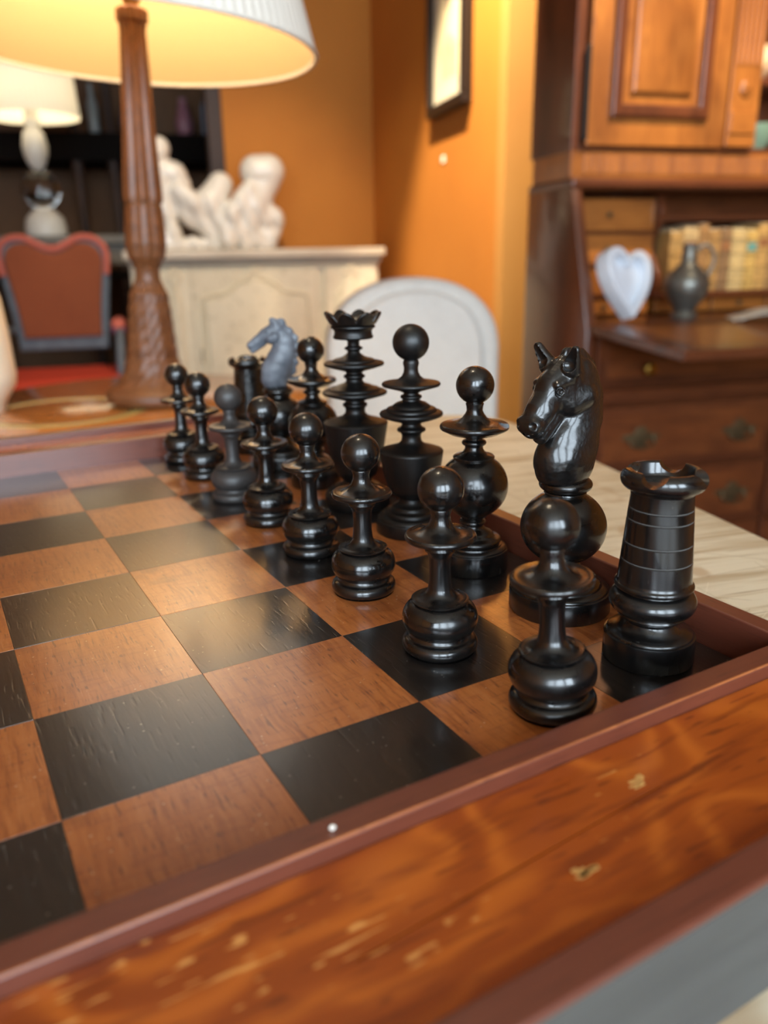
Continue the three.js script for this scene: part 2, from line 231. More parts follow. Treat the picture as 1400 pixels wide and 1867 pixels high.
// ---------------------------------------------------------------- the chess board (u across the ranks, v away from the near edge, in squares)
const CU = 3.8106, CV = -2.46773, cA = Math.cos(BOARD_TURN), sA = Math.sin(BOARD_TURN);
const onBoard = (u, v, z = 0) => { const a = (u - CU) * S, b = (v - CV) * S; return [a * cA - b * sA, BOARD_Y + z * S, -(a * sA + b * cA)]; };
const RAIL = 0.275, LID = 0.19, BASE = -0.36;
{
  const b = thing('chess_board', 'old mahogany chess board in a box frame with black and brown squares', 'chess board', onBoard(0, 0, 0), BOARD_TURN);
  const P = (name, mat, u0, u1, v0, v1, z0, z1, r, axis, off) => part(b, name, bx((u1 - u0) * S, (z1 - z0) * S, (v1 - v0) * S, r, axis, off), mat, (u0 + u1) / 2 * S, (z0 + z1) / 2 * S, -(v0 + v1) / 2 * S);
  const r = rng(5), geos = Array.from({ length: 8 }, (_, i) => bx(S * 0.9992, 0.004, S * 0.9992, 0.0001, 'x', [((i * 0.37) % 1) * 0.1, ((i * 0.61) % 1) * 0.1]));
  for (let i = 0; i < 8; i++) for (let j = 0; j < 8; j++) {
    const dark = (i + j) % 2 === 1, m = part(b, 'square', geos[Math.floor(r() * 8)], dark ? M.darkSquare : M.lightSquare, (i + 0.5) * S, -0.002 - r() * 0.00012, -(j + 0.5) * S);
    if (r() < 0.5) m.rotation.y = Math.PI; m.rotation.x += (r() - 0.5) * 0.002;
  }
  P('bed', M.felt, -0.02, 8.02, -0.02, 8.02, -0.3, -0.083, 0);
  P('bottom', M.greySide, -0.15, 8.15, -1.08, 9.08, BASE, -0.3, 0);
  // raised lip round the squares: a mahogany rail with a rubbed pale arris
  const R0 = -0.085, lip = (v0, v1, edge) => { P('rail', M.mahogany, -0.15, 8.15, v0, v1, -0.3, RAIL, 0.0007); P('rubbed_edge', M.rubbed, -0.15, 8.15, edge - 0.009, edge + 0.008, RAIL - 0.016, RAIL + 0.002, 0.0004); };
  lip(R0, 0.07, R0 + 0.012); lip(7.93, 8.085, 7.945);
  P('rail', M.mahogany, 8.015, 8.165, -1.1, 9.1, BASE, RAIL - 0.002, 0.0007, 'z'); P('rail', M.mahogany, -0.165, -0.015, -1.1, 9.1, BASE, RAIL - 0.002, 0.0007, 'z');
  // compartments with veneered sliding lids, closed by a dark outer bead
  const nearLid = P('lid', M.lid, -0.01, 8.01, -0.94, R0, LID - 0.1, LID, 0.0004, 'x', [0.11, 0.02]);
  { // a shrinkage crack and two patches of splintered veneer
    const lu = (u) => (u - 4) * S, lv = (v) => -(v - (R0 - 0.94) / 2) * S, a = [lu(4.75), lv(-0.56)], c = [lu(6.4), lv(-0.442)], L = Math.hypot(c[0] - a[0], c[1] - a[1]);
    const t = new THREE.BoxGeometry(L, 0.0012, 0.0005); t.rotateY(-Math.atan2(c[1] - a[1], c[0] - a[0])); t.translate((a[0] + c[0]) / 2, 0.05 * S, (a[1] + c[1]) / 2); nearLid.geometry = cut(nearLid.geometry, [t]);
    const q = rng(77);
    for (const [u, v, n] of [[6.32, -0.36, 9], [5.73, -0.66, 12]]) part(nearLid, 'splintered_patch', mergeGeometries(Array.from({ length: n }, () => bx((0.03 + q() * 0.05) * S, 0.00025, (0.008 + q() * 0.012) * S, 0.0001).translate(lu(u + (q() - 0.5) * 0.1), 0.05 * S, lv(v + (q() - 0.5) * 0.07)))), M.scuff);
  }
   P('lid', M.lid, -0.01, 8.01, 8.085, 8.94, LID - 0.1, LID, 0.0004, 'x', [0.3, 0.2]);
  P('outer_bead', M.mahogany, -0.165, 8.165, -1.1, -0.94, 0.232, RAIL, 0.0012); P('outer_bead', M.mahogany, -0.165, 8.165, 8.94, 9.1, 0.09, RAIL, 0.0012);
  P('side_panel', M.greySide, -0.165, 8.165, -1.094, -0.945, BASE, 0.231, 0.0005); P('side_panel', M.greySide, -0.165, 8.165, 8.96, 9.085, BASE, 0.089, 0.0005);
}
// a dried white crumb on the near rail, and pale chips of bare wood on the lid
{
  const f = (p) => capsule(p, [0, 0, 0], [0.3, 0.1, 0.1], 0.5, 0.42) + 0.12 * Math.sin(p[0] * 7 + 1) * Math.sin(p[1] * 6) * Math.sin(p[2] * 7);
  const g = sdfMesh(f, [0.1, 0.1, 0], 1, 24, 0.0011);
  single('crumb', g, std({ color: 0xe8e2d6, roughness: 0.8 }), 'tiny white crumb lying on the near rail of the chess board', 'crumb', onBoard(4.93, -0.02, RAIL + 0.012));
}
// ---------------------------------------------------------------- chessmen: turned profiles in squares, [radius, height]
const pawnP = [[0, 0], [0.235, 0], ...arc(0.205, 0.05, 0.048, 0.05, -80, 80, 10), [0.208, 0.102], [0.2, 0.11], ...arc(0.13, 0.232, 0.122, 0.122, -58, 74, 20), [0.178, 0.352], [0.188, 0.356], [0.19, 0.364], [0.175, 0.372], ...arc(0.175, 0.46, 0.098, 0.088, -92, -170, 8), [0.072, 0.5], [0.07, 0.58], [0.074, 0.65], [0.086, 0.69], [0.1, 0.7], [0.105, 0.715], [0.1, 0.725], [0.15, 0.75], [0.2, 0.772], ...arc(0.214, 0.797, 0.018, 0.021, -60, 80, 7), [0.2, 0.815], [0.15, 0.824], [0.11, 0.842], [0.08, 0.87], [0.064, 0.91], [0.062, 0.945], [0.072, 0.975], ...arc(0, 1.11, 0.148, 0.146, -62, 90, 22)];
const rookP = [[0, 0], [0.278, 0], [0.286, 0.012], [0.286, 0.165], [0.283, 0.176], [0.27, 0.18], [0.268, 0.19], [0.262, 0.196], [0.22, 0.206], [0.18, 0.228], [0.163, 0.262], [0.175, 0.285], [0.2, 0.296], [0.212, 0.306], [0.216, 0.314], [0.212, 0.322], ...arc(0.18, 0.402, 0.09, 0.082, -62, 70, 14), [0.208, 0.486], [0.216, 0.49], ...arc(0.228, 0.512, 0.017, 0.02, -70, 70, 6), [0.229, 0.536], [0.227, 0.56]];
const body = (z) => mix(0.227, 0.188, (z - 0.56) / 0.54);
for (const z of [0.684, 0.8, 0.949, 1.019]) rookP.push([body(z - 0.006), z - 0.007], [body(z) - 0.0055, z - 0.002], [body(z) - 0.0055, z + 0.002], [body(z + 0.006), z + 0.007]);
rookP.push([0.188, 1.095], [0.19, 1.11], [0.19, 1.116], [0.0, 1.116]);
const crownP = [[0, 1.114], [0.188, 1.114], [0.196, 1.128], [0.212, 1.142], ...arc(0.206, 1.2, 0.05, 0.06, -60, 85, 14), [0.2, 1.262], [0.19, 1.258], [0.183, 1.246], [0.178, 1.19], [0.165, 1.172], [0, 1.168]];
const knightP = [[0, 0], [0.362, 0], [0.37, 0.012], [0.37, 0.15], [0.366, 0.162], [0.352, 0.166], [0.35, 0.176], [0.338, 0.186], [0.3, 0.196], [0.296, 0.212], [0.282, 0.226], [0.22, 0.246], [0.18, 0.272], [0.15, 0.315], [0.138, 0.345], [0.134, 0.364], ...arc(0, 0.63, 0.307, 0.275, -66, 62, 26), [0.14, 0.878], [0.15, 0.888], [0.148, 0.898], [0.13, 0.905], ...arc(0.135, 0.95, 0.053, 0.045, -80, 80, 12), [0.12, 0.998], [0.09, 1.02], [0, 1.02]];
const bishopLow = [[0, 0], [0.288, 0], [0.296, 0.012], [0.296, 0.165], [0.293, 0.178], [0.285, 0.182], [0.283, 0.194], [0.27, 0.203], [0.246, 0.21], [0.242, 0.222], ...arc(0.21, 0.25, 0.028, 0.026, -60, 80, 6), [0.19, 0.284], [0.175, 0.292], [0.168, 0.305], [0.15, 0.325], [0.11, 0.345], [0.092, 0.365], [0.09, 0.378], ...arc(0.088, 0.402, 0.021, 0.021, -80, 80, 6), [0.088, 0.425], [0.098, 0.444], [0.12, 0.456], ...arc(0, 0.712, 0.283, 0.27, -64, 55, 26), [0.162, 0.94], [0.168, 0.946], [0.168, 0.956], [0.158, 0.966], [0.12, 0.976], [0.088, 0.996], [0.074, 1.02], [0.072, 1.04], ...arc(0.075, 1.07, 0.024, 0.022, -80, 80, 6), [0.068, 1.095], [0.068, 1.108], [0.09, 1.12], [0.1, 1.126], [0, 1.126]];
const bishopCollar = [[0, 1.124], [0.12, 1.124], [0.2, 1.146], [0.25, 1.172], ...arc(0.258, 1.2, 0.019, 0.023, -60, 75, 8), [0.24, 1.224], [0.18, 1.234], [0.14, 1.248], [0.1, 1.272], [0.08, 1.3], [0.03, 1.301], [0, 1.301]];
const bishopTop = [[0, 1.296], [0.08, 1.296], [0.064, 1.33], [0.066, 1.36], [0.073, 1.385], ...arc(0, 1.53, 0.151, 0.15, -64, 90, 22)];
const kingP = [[0, 0], [0.332, 0], [0.34, 0.012], [0.34, 0.11], [0.336, 0.124], [0.326, 0.128], [0.324, 0.14], ...arc(0.27, 0.14, 0.05, 0.03, 10, 85, 5), [0.262, 0.174], ...arc(0.225, 0.185, 0.035, 0.026, 0, 85, 5), [0.2, 0.214], ...arc(0.16, 0.225, 0.03, 0.03, 0, 80, 5), [0.13, 0.272], [0.114, 0.3], [0.112, 0.318], [0.128, 0.33], [0.14, 0.342], [0.142, 0.35], [0.18, 0.362], [0.215, 0.42], [0.245, 0.5], [0.27, 0.59], [0.285, 0.68], [0.296, 0.76], [0.298, 0.775], [0.292, 0.786], [0.25, 0.802], [0.18, 0.822], [0.12, 0.846], [0.094, 0.874], [0.088, 0.91], [0.09, 0.935], [0.105, 0.955], ...arc(0.112, 0.978, 0.021, 0.018, -70, 70, 6), [0.105, 1.0], [0.09, 1.018], [0.088, 1.035], [0.11, 1.05], [0.2, 1.076], [0.265, 1.1], ...arc(0.275, 1.126, 0.017, 0.02, -60, 70, 6), [0.262, 1.15], [0.235, 1.156], ...arc(0.2, 1.16, 0.034, 0.024, 5, 85, 5), [0.178, 1.188], [0.168, 1.206], [0.14, 1.226], [0.1, 1.24], [0.082, 1.25], [0.08, 1.262], ...arc(0.08, 1.283, 0.019, 0.017, -70, 70, 6), [0.072, 1.303], [0.068, 1.318], [0.1, 1.335], [0.19, 1.362], [0.245, 1.378], ...arc(0.252, 1.397, 0.016, 0.017, -60, 70, 6), [0.24, 1.414], [0.17, 1.424], [0.12, 1.442], [0.085, 1.47], [0.068, 1.505], [0.064, 1.545], [0.073, 1.585], [0.068, 1.61], ...arc(0, 1.768, 0.165, 0.163, -68, 90, 22)];
const queenP = [[0, 0], [0.334, 0], [0.343, 0.012], [0.343, 0.12], [0.338, 0.134], [0.328, 0.14], ...arc(0.27, 0.15, 0.05, 0.03, 10, 85, 5), [0.262, 0.184], ...arc(0.225, 0.195, 0.035, 0.026, 0, 85, 5), [0.19, 0.226], [0.155, 0.246], [0.143, 0.27], [0.15, 0.29], [0.168, 0.305], [0.172, 0.318], [0.2, 0.336], [0.228, 0.39], [0.255, 0.47], [0.28, 0.57], [0.3, 0.68], [0.318, 0.79], [0.33, 0.868], [0.333, 0.882], [0.326, 0.893], [0.28, 0.908], [0.2, 0.93], [0.135, 0.955], [0.105, 0.985], [0.1, 1.01], [0.103, 1.035], ...arc(0.108, 1.068, 0.019, 0.02, -80, 80, 6), [0.1, 1.095], [0.098, 1.11], [0.13, 1.122], [0.23, 1.15], [0.3, 1.172], ...arc(0.312, 1.194, 0.018, 0.018, -60, 70, 6), [0.3, 1.214], [0.262, 1.22], ...arc(0.225, 1.224, 0.035, 0.02, 5, 85, 5), [0.2, 1.25], [0.17, 1.268], [0.115, 1.284], [0.088, 1.304], [0.083, 1.325], ...arc(0.09, 1.357, 0.019, 0.018, -80, 80, 6), [0.082, 1.385], [0.083, 1.4], [0.12, 1.414], [0.215, 1.44], [0.275, 1.46], ...arc(0.287, 1.482, 0.018, 0.018, -60, 70, 6), [0.27, 1.502], [0.215, 1.508], ...arc(0.18, 1.512, 0.033, 0.02, 5, 85, 5), [0.15, 1.538], [0.11, 1.556], [0.07, 1.582], [0.06, 1.605], ...arc(0.07, 1.636, 0.022, 0.016, -80, 80, 6), [0.06, 1.662], [0.06, 1.7], [0.07, 1.716], [0.19, 1.73], [0.2, 1.742], [0.2, 1.752], [0.19, 1.768], [0.186, 1.8], [0.196, 1.822], [0.216, 1.834], [0.224, 1.842], [0.222, 1.852], [0.2, 1.862], [0.15, 1.872], [0, 1.872]];
// an open flower of petals for the crown: an outer and an inner sheet that meet in a rounded, scalloped rim
function petalCrown() {
  const nA = 192, P = [], idx = [], row = [];
  for (let i = 0; i <= nA; i++) {
    const a = i / nA * 2 * Math.PI, k = Math.pow(Math.abs(Math.cos(4 * a)), 0.65), top = 1.902 + 0.088 * k, out = 0.236 + 0.05 * k;
    const c = new THREE.CatmullRomCurve3([[0.2, 1.856], [0.224, 1.868], [0.232 + 0.012 * k, 1.88 + 0.015 * k], [out, top - 0.02], [out + 0.003, top - 0.006], [out - 0.012, top + 0.005], [out - 0.03, top - 0.002], [out - 0.046, top - 0.03], [0.16, 1.888], [0.08, 1.876], [0.0, 1.873]].map(([r, z]) => V3(r, z, 0)), false, 'centripetal').getPoints(44), rowi = [];
    for (const q of c) { rowi.push(P.length / 3); P.push(Math.max(q.x, 0) * Math.cos(a) * S, q.y * S, Math.max(q.x, 0) * Math.sin(a) * S); }
    row.push(rowi);
  }
  for (let i = 0; i < nA; i++) for (let j = 0; j + 1 < row[0].length; j++) { const a = row[i][j], b = row[i + 1][j], c = row[i + 1][j + 1], d = row[i][j + 1]; idx.push(a, d, b, b, d, c); }
  const g = new THREE.BufferGeometry(); g.setAttribute('position', new THREE.Float32BufferAttribute(P, 3)); g.setIndex(idx); g.computeVertexNormals();
  g.setAttribute('uv', new THREE.Float32BufferAttribute(new Array(P.length / 3 * 2).fill(0).map((_, i) => P[3 * (i >> 1) + (i & 1)] * 10), 2)); return g;
}
const G = { pawn: lathe(pawnP), rook: lathe(rookP), knight: lathe(knightP), bishopLow: lathe(bishopLow), bishopTop: lathe(bishopTop), king: lathe(kingP), queen: lathe(queenP), crown: petalCrown() };
G.rookCrown = cut(lathe(crownP, S, 72), [0, 1, 2, 3].map((k) => { const c = new THREE.CylinderGeometry(0.08 * S, 0.08 * S, 0.2 * S, 28); c.rotateZ(Math.PI / 2); c.translate(0.235 * S, 1.272 * S, 0); c.rotateY(k * Math.PI / 2); return c; }));
{ const c = new THREE.CylinderGeometry(0.16 * S, 0.16 * S, 0.2 * S, 32); c.rotateX(Math.PI / 2); c.rotateY(0.25); c.translate(0.29 * S, 1.362 * S, 0.0); G.bishopCollar = cut(lathe(bishopCollar, S, 72), [c]); }
// carved horse heads: x forward, y up, z to the side, in squares above the collar
function horseNear() {
  const neck = [[0, 0.0, 0.15], [0.025, 0.14, 0.24], [-0.025, 0.28, 0.225], [-0.07, 0.42, 0.205], [-0.08, 0.56, 0.19], [-0.04, 0.69, 0.17], [0.02, 0.77, 0.12]];
  const head = [[0.07, 0.74, 0.135], [0.165, 0.67, 0.118], [0.275, 0.53, 0.097], [0.352, 0.43, 0.09]];
  const mane = [[0.06, 0.875], [-0.08, 0.855], [-0.19, 0.765], [-0.255, 0.635], [-0.275, 0.5], [-0.265, 0.35]];
  return (p) => {
    const az = Math.abs(p[2]), q = [p[0], p[1], p[2] / 0.76], qh = [p[0], p[1], p[2] / 0.96], s = [p[0], p[1], az];
    let d = 9; for (let i = 0; i + 1 < neck.length; i++) d = smin(d, capsule(q, [neck[i][0], neck[i][1], 0], [neck[i + 1][0], neck[i + 1][1], 0], neck[i][2], neck[i + 1][2]), 0.02);
    let h = 9; for (let i = 0; i + 1 < head.length; i++) h = smin(h, capsule(qh, [head[i][0], head[i][1], 0], [head[i + 1][0], head[i + 1][1], 0], head[i][2], head[i + 1][2]), 0.03);
    h = smin(h, capsule(s, [-0.03, 0.61, 0.085], [0.08, 0.56, 0.06], 0.092, 0.09), 0.07);                    // cheek
    h = smin(h, capsule(qh, [0.275, 0.35, 0], [0.12, 0.49, 0], 0.058, 0.07), 0.02);                           // lower jaw
    h = smin(h, capsule(s, [0.39, 0.445, 0.05], [0.395, 0.425, 0.05], 0.05, 0.044), 0.022);              // nostril flare
    h = smin(h, capsule(s, [0.12, 0.735, 0.105], [0.235, 0.695, 0.092], 0.034, 0.026), 0.016);              // brow
    h = smin(h, capsule(s, [0.24, 0.655, 0.03], [0.37, 0.46, 0.02], 0.05, 0.045), 0.02);                     // flat nose bridge
    h = Math.max(h, -(Math.hypot(p[0] - 0.235, p[1] - 0.652, az - 0.132) - 0.042));                            // eye socket
    h = Math.min(h, Math.hypot(p[0] - 0.215, p[1] - 0.654, az - 0.103) - 0.032);                              // eyeball
    h = Math.max(h, -(Math.abs(Math.hypot(p[0] - 0.228, p[1] - 0.656, az - 0.132) - 0.02) - 0.004));          // iris ring
    h = Math.max(h, -(Math.hypot(p[0] - 0.438, p[1] - 0.445, (az - 0.076) * 0.8) - 0.026));                    // nostril
    h = Math.max(h, -capsule(s, [0.42, 0.372, 0.02], [0.27, 0.402, 0.1], 0.011, 0.008));                      // mouth
    h = Math.max(h, -capsule(s, [0.1, 0.645, 0.155], [0.19, 0.632, 0.15], 0.013, 0.009));                     // line behind the eye
    h = Math.max(h, -capsule(s, [0.05, 0.79, 0.15], [0.045, 0.68, 0.17], 0.014, 0.01));                       // line below the ear
    d = smin(d, h, 0.018);
    d = smin(d, capsule(qh, [0.05, 0.875, 0], [0.2, 0.765, 0], 0.04, 0.022) + 0.006 * Math.sin(p[2] * 150), 0.012);   // forelock
    let e = capsule(s, [0.12, 0.8, 0.105], [0.165, 0.925, 0.165], 0.07, 0.03);
    e = Math.max(e, -capsule(s, [0.185, 0.83, 0.128], [0.21, 0.94, 0.182], 0.05, 0.026));
    d = smin(d, e, 0.012);
    let m = 9; for (let i = 0; i + 1 < mane.length; i++) m = Math.min(m, capsule([p[0], p[1], p[2] / 0.6], [mane[i][0], mane[i][1], 0], [mane[i + 1][0], mane[i + 1][1], 0], 0.045, 0.045));
    d = smin(d, m * 0.75 + 0.008 * Math.sin(az * 110 + Math.atan2(p[1] - 0.5, p[0] + 0.02) * 2), 0.012);
    d += 0.004 * Math.sin(p[0] * 23 + p[1] * 9) * Math.sin(p[1] * 19 + p[2] * 15);                              // knife facets
    return Math.max(d, -p[1]) * 0.75;
  };
}
function horseFar() {
  const neck = [[0, 0.0, 0.11], [0.03, 0.1, 0.165], [0.005, 0.2, 0.178], [-0.045, 0.31, 0.165], [-0.09, 0.42, 0.145], [-0.1, 0.54, 0.128], [-0.04, 0.66, 0.095]], head = [[-0.02, 0.685, 0.098], [0.1, 0.62, 0.085], [0.22, 0.545, 0.062], [0.29, 0.5, 0.055]];
  const mane = [[0.0, 0.77], [-0.1, 0.74], [-0.2, 0.62], [-0.235, 0.47], [-0.21, 0.32], [-0.16, 0.14]];
  return (p) => {
    const az = Math.abs(p[2]), q = [p[0], p[1], p[2] / 0.7], qh = [p[0], p[1], p[2] / 0.78]; let d = 9, h = 9;
    for (let i = 0; i + 1 < neck.length; i++) d = smin(d, capsule(q, [neck[i][0], neck[i][1], 0], [neck[i + 1][0], neck[i + 1][1], 0], neck[i][2], neck[i + 1][2]), 0.02);
    for (let i = 0; i + 1 < head.length; i++) h = smin(h, capsule(qh, [head[i][0], head[i][1], 0], [head[i + 1][0], head[i + 1][1], 0], head[i][2], head[i + 1][2]), 0.02);
    h = smin(h, capsule([p[0], p[1], az], [0.0, 0.6, 0.035], [0.05, 0.58, 0.035], 0.075, 0.068), 0.02); h = smin(h, capsule(qh, [0.275, 0.445, 0], [0.15, 0.535, 0], 0.036, 0.05), 0.015);
    h = Math.max(h, -(Math.hypot(p[0] - 0.1, p[1] - 0.66, az - 0.09) - 0.026)); h = Math.min(h, Math.hypot(p[0] - 0.1, p[1] - 0.656, az - 0.064) - 0.021); h = Math.max(h, -(Math.hypot(p[0] - 0.33, p[1] - 0.515, az - 0.045) - 0.016)); h = Math.max(h, -capsule([p[0], p[1], az], [0.345, 0.466, 0.0], [0.24, 0.492, 0.065], 0.008, 0.006));
    d = smin(d, h, 0.014); d = smin(d, capsule([p[0], p[1], az], [-0.02, 0.74, 0.04], [0.02, 0.82, 0.055], 0.03, 0.008), 0.012);
    let m = 9; for (let i = 0; i + 1 < mane.length; i++) m = Math.min(m, capsule([p[0], p[1], p[2] / 0.55], [mane[i][0], mane[i][1], 0], [mane[i + 1][0], mane[i + 1][1], 0], 0.05, 0.05));
    d = smin(d, m * 0.75 + 0.009 * Math.sin(Math.atan2(p[1] - 0.4, p[0] + 0.02) * 17) + 0.008 * Math.sin(p[2] * 70 + p[1] * 20), 0.012);
    return Math.max(d, -p[1]) * 0.7;
  };
}
G.horseNear = sdfMesh(horseNear(), [0.05, 0.47, 0], 0.54, 120, S); G.horseFar = sdfMesh(horseFar(), [0.03, 0.42, 0], 0.45, 80, S);

const RIGHT = V3(0.9644, -0.0168, 0.2641), FWD = V3(0.2461, -0.3098, -0.9184);
function man(name, label, category, u, v, turn, parts, { lean = 0, leanTo = 0, group } = {}) {
  const o = thing(name, label, category, onBoard(u, v, 0), turn, group);
  for (const [n, g, m, y = 0, t = 0] of parts) { const p = part(o, n, g, m, 0, y * S, 0); p.rotation.y = t; }
  if (lean) { const q = new THREE.Quaternion().setFromAxisAngle(V3(0, 0, 1).applyAxisAngle(V3(0, 1, 0), leanTo), lean); o.quaternion.premultiply(q); o.position.y += Math.sin(Math.abs(lean)) * 0.24 * S; }
  return o;
}
G.groove = mergeGeometries([0.684, 0.8, 0.949, 1.019].map((z) => lathe([[body(z) - 0.006, z - 0.0032], [body(z) - 0.0025, z - 0.0016], [body(z) - 0.0025, z + 0.0016], [body(z) - 0.006, z + 0.0032]])));
M.chalk = std({ color: 0x5c5a57, roughness: 0.8 });
const viewTurn = Math.atan2(-0.2641, 0.9644);                                  // board pieces face turned by eye
const pawns = [
  [6.63, 0.55, 'nearest black pawn, on the brown square beside the front rail', M.ebony, 0.05], [6.48, 1.5, 'black pawn on the dark square second from the front rail', M.ebony, 0], [6.51, 2.62, 'black pawn third from the front rail, on a brown square casting a small shadow', M.ebony, 0], [6.52, 3.62, 'black pawn fourth from the front rail, in front of the crowned queen', M.ebony, 0],
  [6.52, 4.62, 'black pawn fifth from the front rail, on a brown square', M.ebony, 0], [6.51, 5.57, 'dull grey worn pawn among the glossy black pawns', M.wornPawn, 0], [6.51, 6.64, 'black pawn second from the far rail, just left of the grey pawn', M.ebony, 0], [6.53, 7.58, 'farthest black pawn, in the corner by the far rail', M.ebony, 0]];
pawns.forEach(([u, v, label, mat, lean], i) => man('chess_pawn', label, 'chess piece', u, v, i * 0.9, [['turned_body', G.pawn, mat]], { lean, leanTo: viewTurn, group: 'row of pawns' }));
const FACE = Math.atan2(FWD.x, FWD.z) ;
man('chess_rook', 'large black rook in the near right corner with a notched round crown', 'chess piece', 7.57, 0.7, 0, [['tower', G.rook, M.ebony], ['pale_groove_lines', G.groove, M.chalk], ['notched_crown', G.rookCrown, M.ebony, 0, -2.42]]);
man('chess_knight', 'glossy black knight with pricked ears beside the near rook', 'chess piece', 7.6, 1.58, 0, [['turned_foot', G.knight, M.ebony], ['horse_head', G.horseNear, M.ebonyCarved, 0.985, Math.PI + 0.62 + viewTurn]]);
const bishopParts = [['turned_foot', G.bishopLow, M.ebony], ['collar', G.bishopCollar, M.ebony, 0, -0.75], ['ball_finial', G.bishopTop, M.ebony]];
man('chess_bishop', 'black bishop with ball top and cut collar left of the near knight', 'chess piece', 7.52, 2.57, 0, bishopParts);
man('chess_king', 'tall black king with ball top and two discs above a tapering cup', 'chess piece', 7.59, 3.64, 0, [['turned_body', G.king, M.ebonyDull]]);
man('chess_queen', 'tallest black queen with an open petalled crown', 'chess piece', 7.53, 4.63, 0, [['turned_body', G.queen, M.ebonyDull], ['petal_crown', G.crown, M.ebony, 0, -2.06]]);
man('chess_bishop', 'black bishop half hidden behind the crowned queen', 'chess piece', 7.5, 5.6, 0, bishopParts);
man('chess_knight', 'knight with a grey carved horse head and rough mane near the far rail', 'chess piece', 7.5, 6.6, 0, [['turned_foot', G.knight, M.ebony], ['horse_head', G.horseFar, M.greyHorse, 1.0, Math.PI + 0.1 + viewTurn]]);
man('chess_rook', 'distant black rook in the far corner, left of the grey horse head', 'chess piece', 7.5, 7.6, 0, [['tower', G.rook, M.ebony], ['notched_crown', G.rookCrown, M.ebony, 0, 0.7]]);
// ---------------------------------------------------------------- round side table with the big lamp
const warmT = veneer(512, [176, 112, 56], [128, 74, 34], [202, 142, 82], 701, { across: 18 });
M.sideTop = std({ map: rep(warmT, 3), roughness: 0.16, clearcoat: 0.5, clearcoatRoughness: 0.08 });
M.inlay = std({ map: rep(veneer(256, [196, 178, 110], [168, 150, 86], [214, 200, 140], 711), 6), roughness: 0.16, clearcoat: 0.5, clearcoatRoughness: 0.08 });
M.lampWood = std({ map: rep(veneer(512, [116, 72, 42], [72, 42, 26], [150, 98, 58], 721, { across: 20 }), 5), roughness: 0.42 });
const ST = [-0.045, 0.705, -1.24];
{
  const t = thing('round_side_table', 'round polished wooden side table with pale ring inlay under the big lamp', 'table', [ST[0], 0, ST[2]]);
  part(t, 'table_top', lathe([[0, 0.675], [0.24, 0.675], [0.258, 0.68], [0.265, 0.69], [0.262, 0.7], [0.252, 0.7045], [0, 0.7045]], 1, 72), M.sideTop);
  const ring = new THREE.RingGeometry(0.05, 0.064, 64); ring.rotateX(-Math.PI / 2);
  const ring2 = lathe([[0.092, 0], [0.094, 0.0007], [0.114, 0.0007], [0.116, 0]], 1, 72); part(t, 'ring_inlay', ring2, M.inlay, -0.1, 0.7042, 0.07);
  part(t, 'column', lathe([[0, 0.05], [0.05, 0.05], [0.035, 0.1], [0.022, 0.3], [0.03, 0.5], [0.02, 0.6], [0.05, 0.675], [0, 0.675]], 1, 32), M.lampWood);
  for (let k = 0; k < 3; k++) { const g = tube([[0.02, 0.14, 0], [0.1, 0.13, 0], [0.18, 0.06, 0], [0.24, 0.018, 0]], 0.018, 20, 10); g.rotateY(k * 2.0944 + 0.4); part(t, 'foot', g, M.lampWood); }
}
// fabric shades: thin, scattering, pleated
M.shadeFabric = std({ color: lin(0.78, 0.74, 0.66), roughness: 1, transmission: 0.06, thickness: 0 });
M.shadeLining = std({ color: lin(0.43, 0.32, 0.18), roughness: 0.9, transmission: 0.06, thickness: 0 });
M.shadeFabric2 = std({ color: lin(0.85, 0.8, 0.68), roughness: 1, transmission: 0.3, thickness: 0 });
M.bulb = std({ color: 0xfff0d0, emissive: lin(1, 0.78, 0.45), emissiveIntensity: 3, roughness: 0.5 });
M.brass = std({ color: 0xa8823c, metalness: 1, roughness: 0.35 });
function pleated(r0, r1, h, n = 90, amp = 0.0012) {                          // open truncated cone with fine pleats
  const seg = n * 4, rows = 6, P = [], idx = [], uv = [];
  for (let j = 0; j <= rows; j++) for (let i = 0; i <= seg; i++) { const a = i / seg * 2 * Math.PI, t = j / rows, r = mix(r0, r1, t) + amp * Math.cos(a * n); P.push(r * Math.cos(a), t * h, r * Math.sin(a)); uv.push(i / seg, t); }
  for (let j = 0; j < rows; j++) for (let i = 0; i < seg; i++) { const a = j * (seg + 1) + i, b = a + 1, c = a + seg + 1, d = c + 1; idx.push(a, c, b, b, c, d); }
  const g = new THREE.BufferGeometry(); g.setAttribute('position', new THREE.Float32BufferAttribute(P, 3)); g.setAttribute('uv', new THREE.Float32BufferAttribute(uv, 2)); g.setIndex(idx); g.computeVertexNormals(); return g;
}
const cone = (r0, r1, h, seg = 72) => new THREE.CylinderGeometry(r1, r0, h, seg, 1, true).translate(0, h / 2, 0);
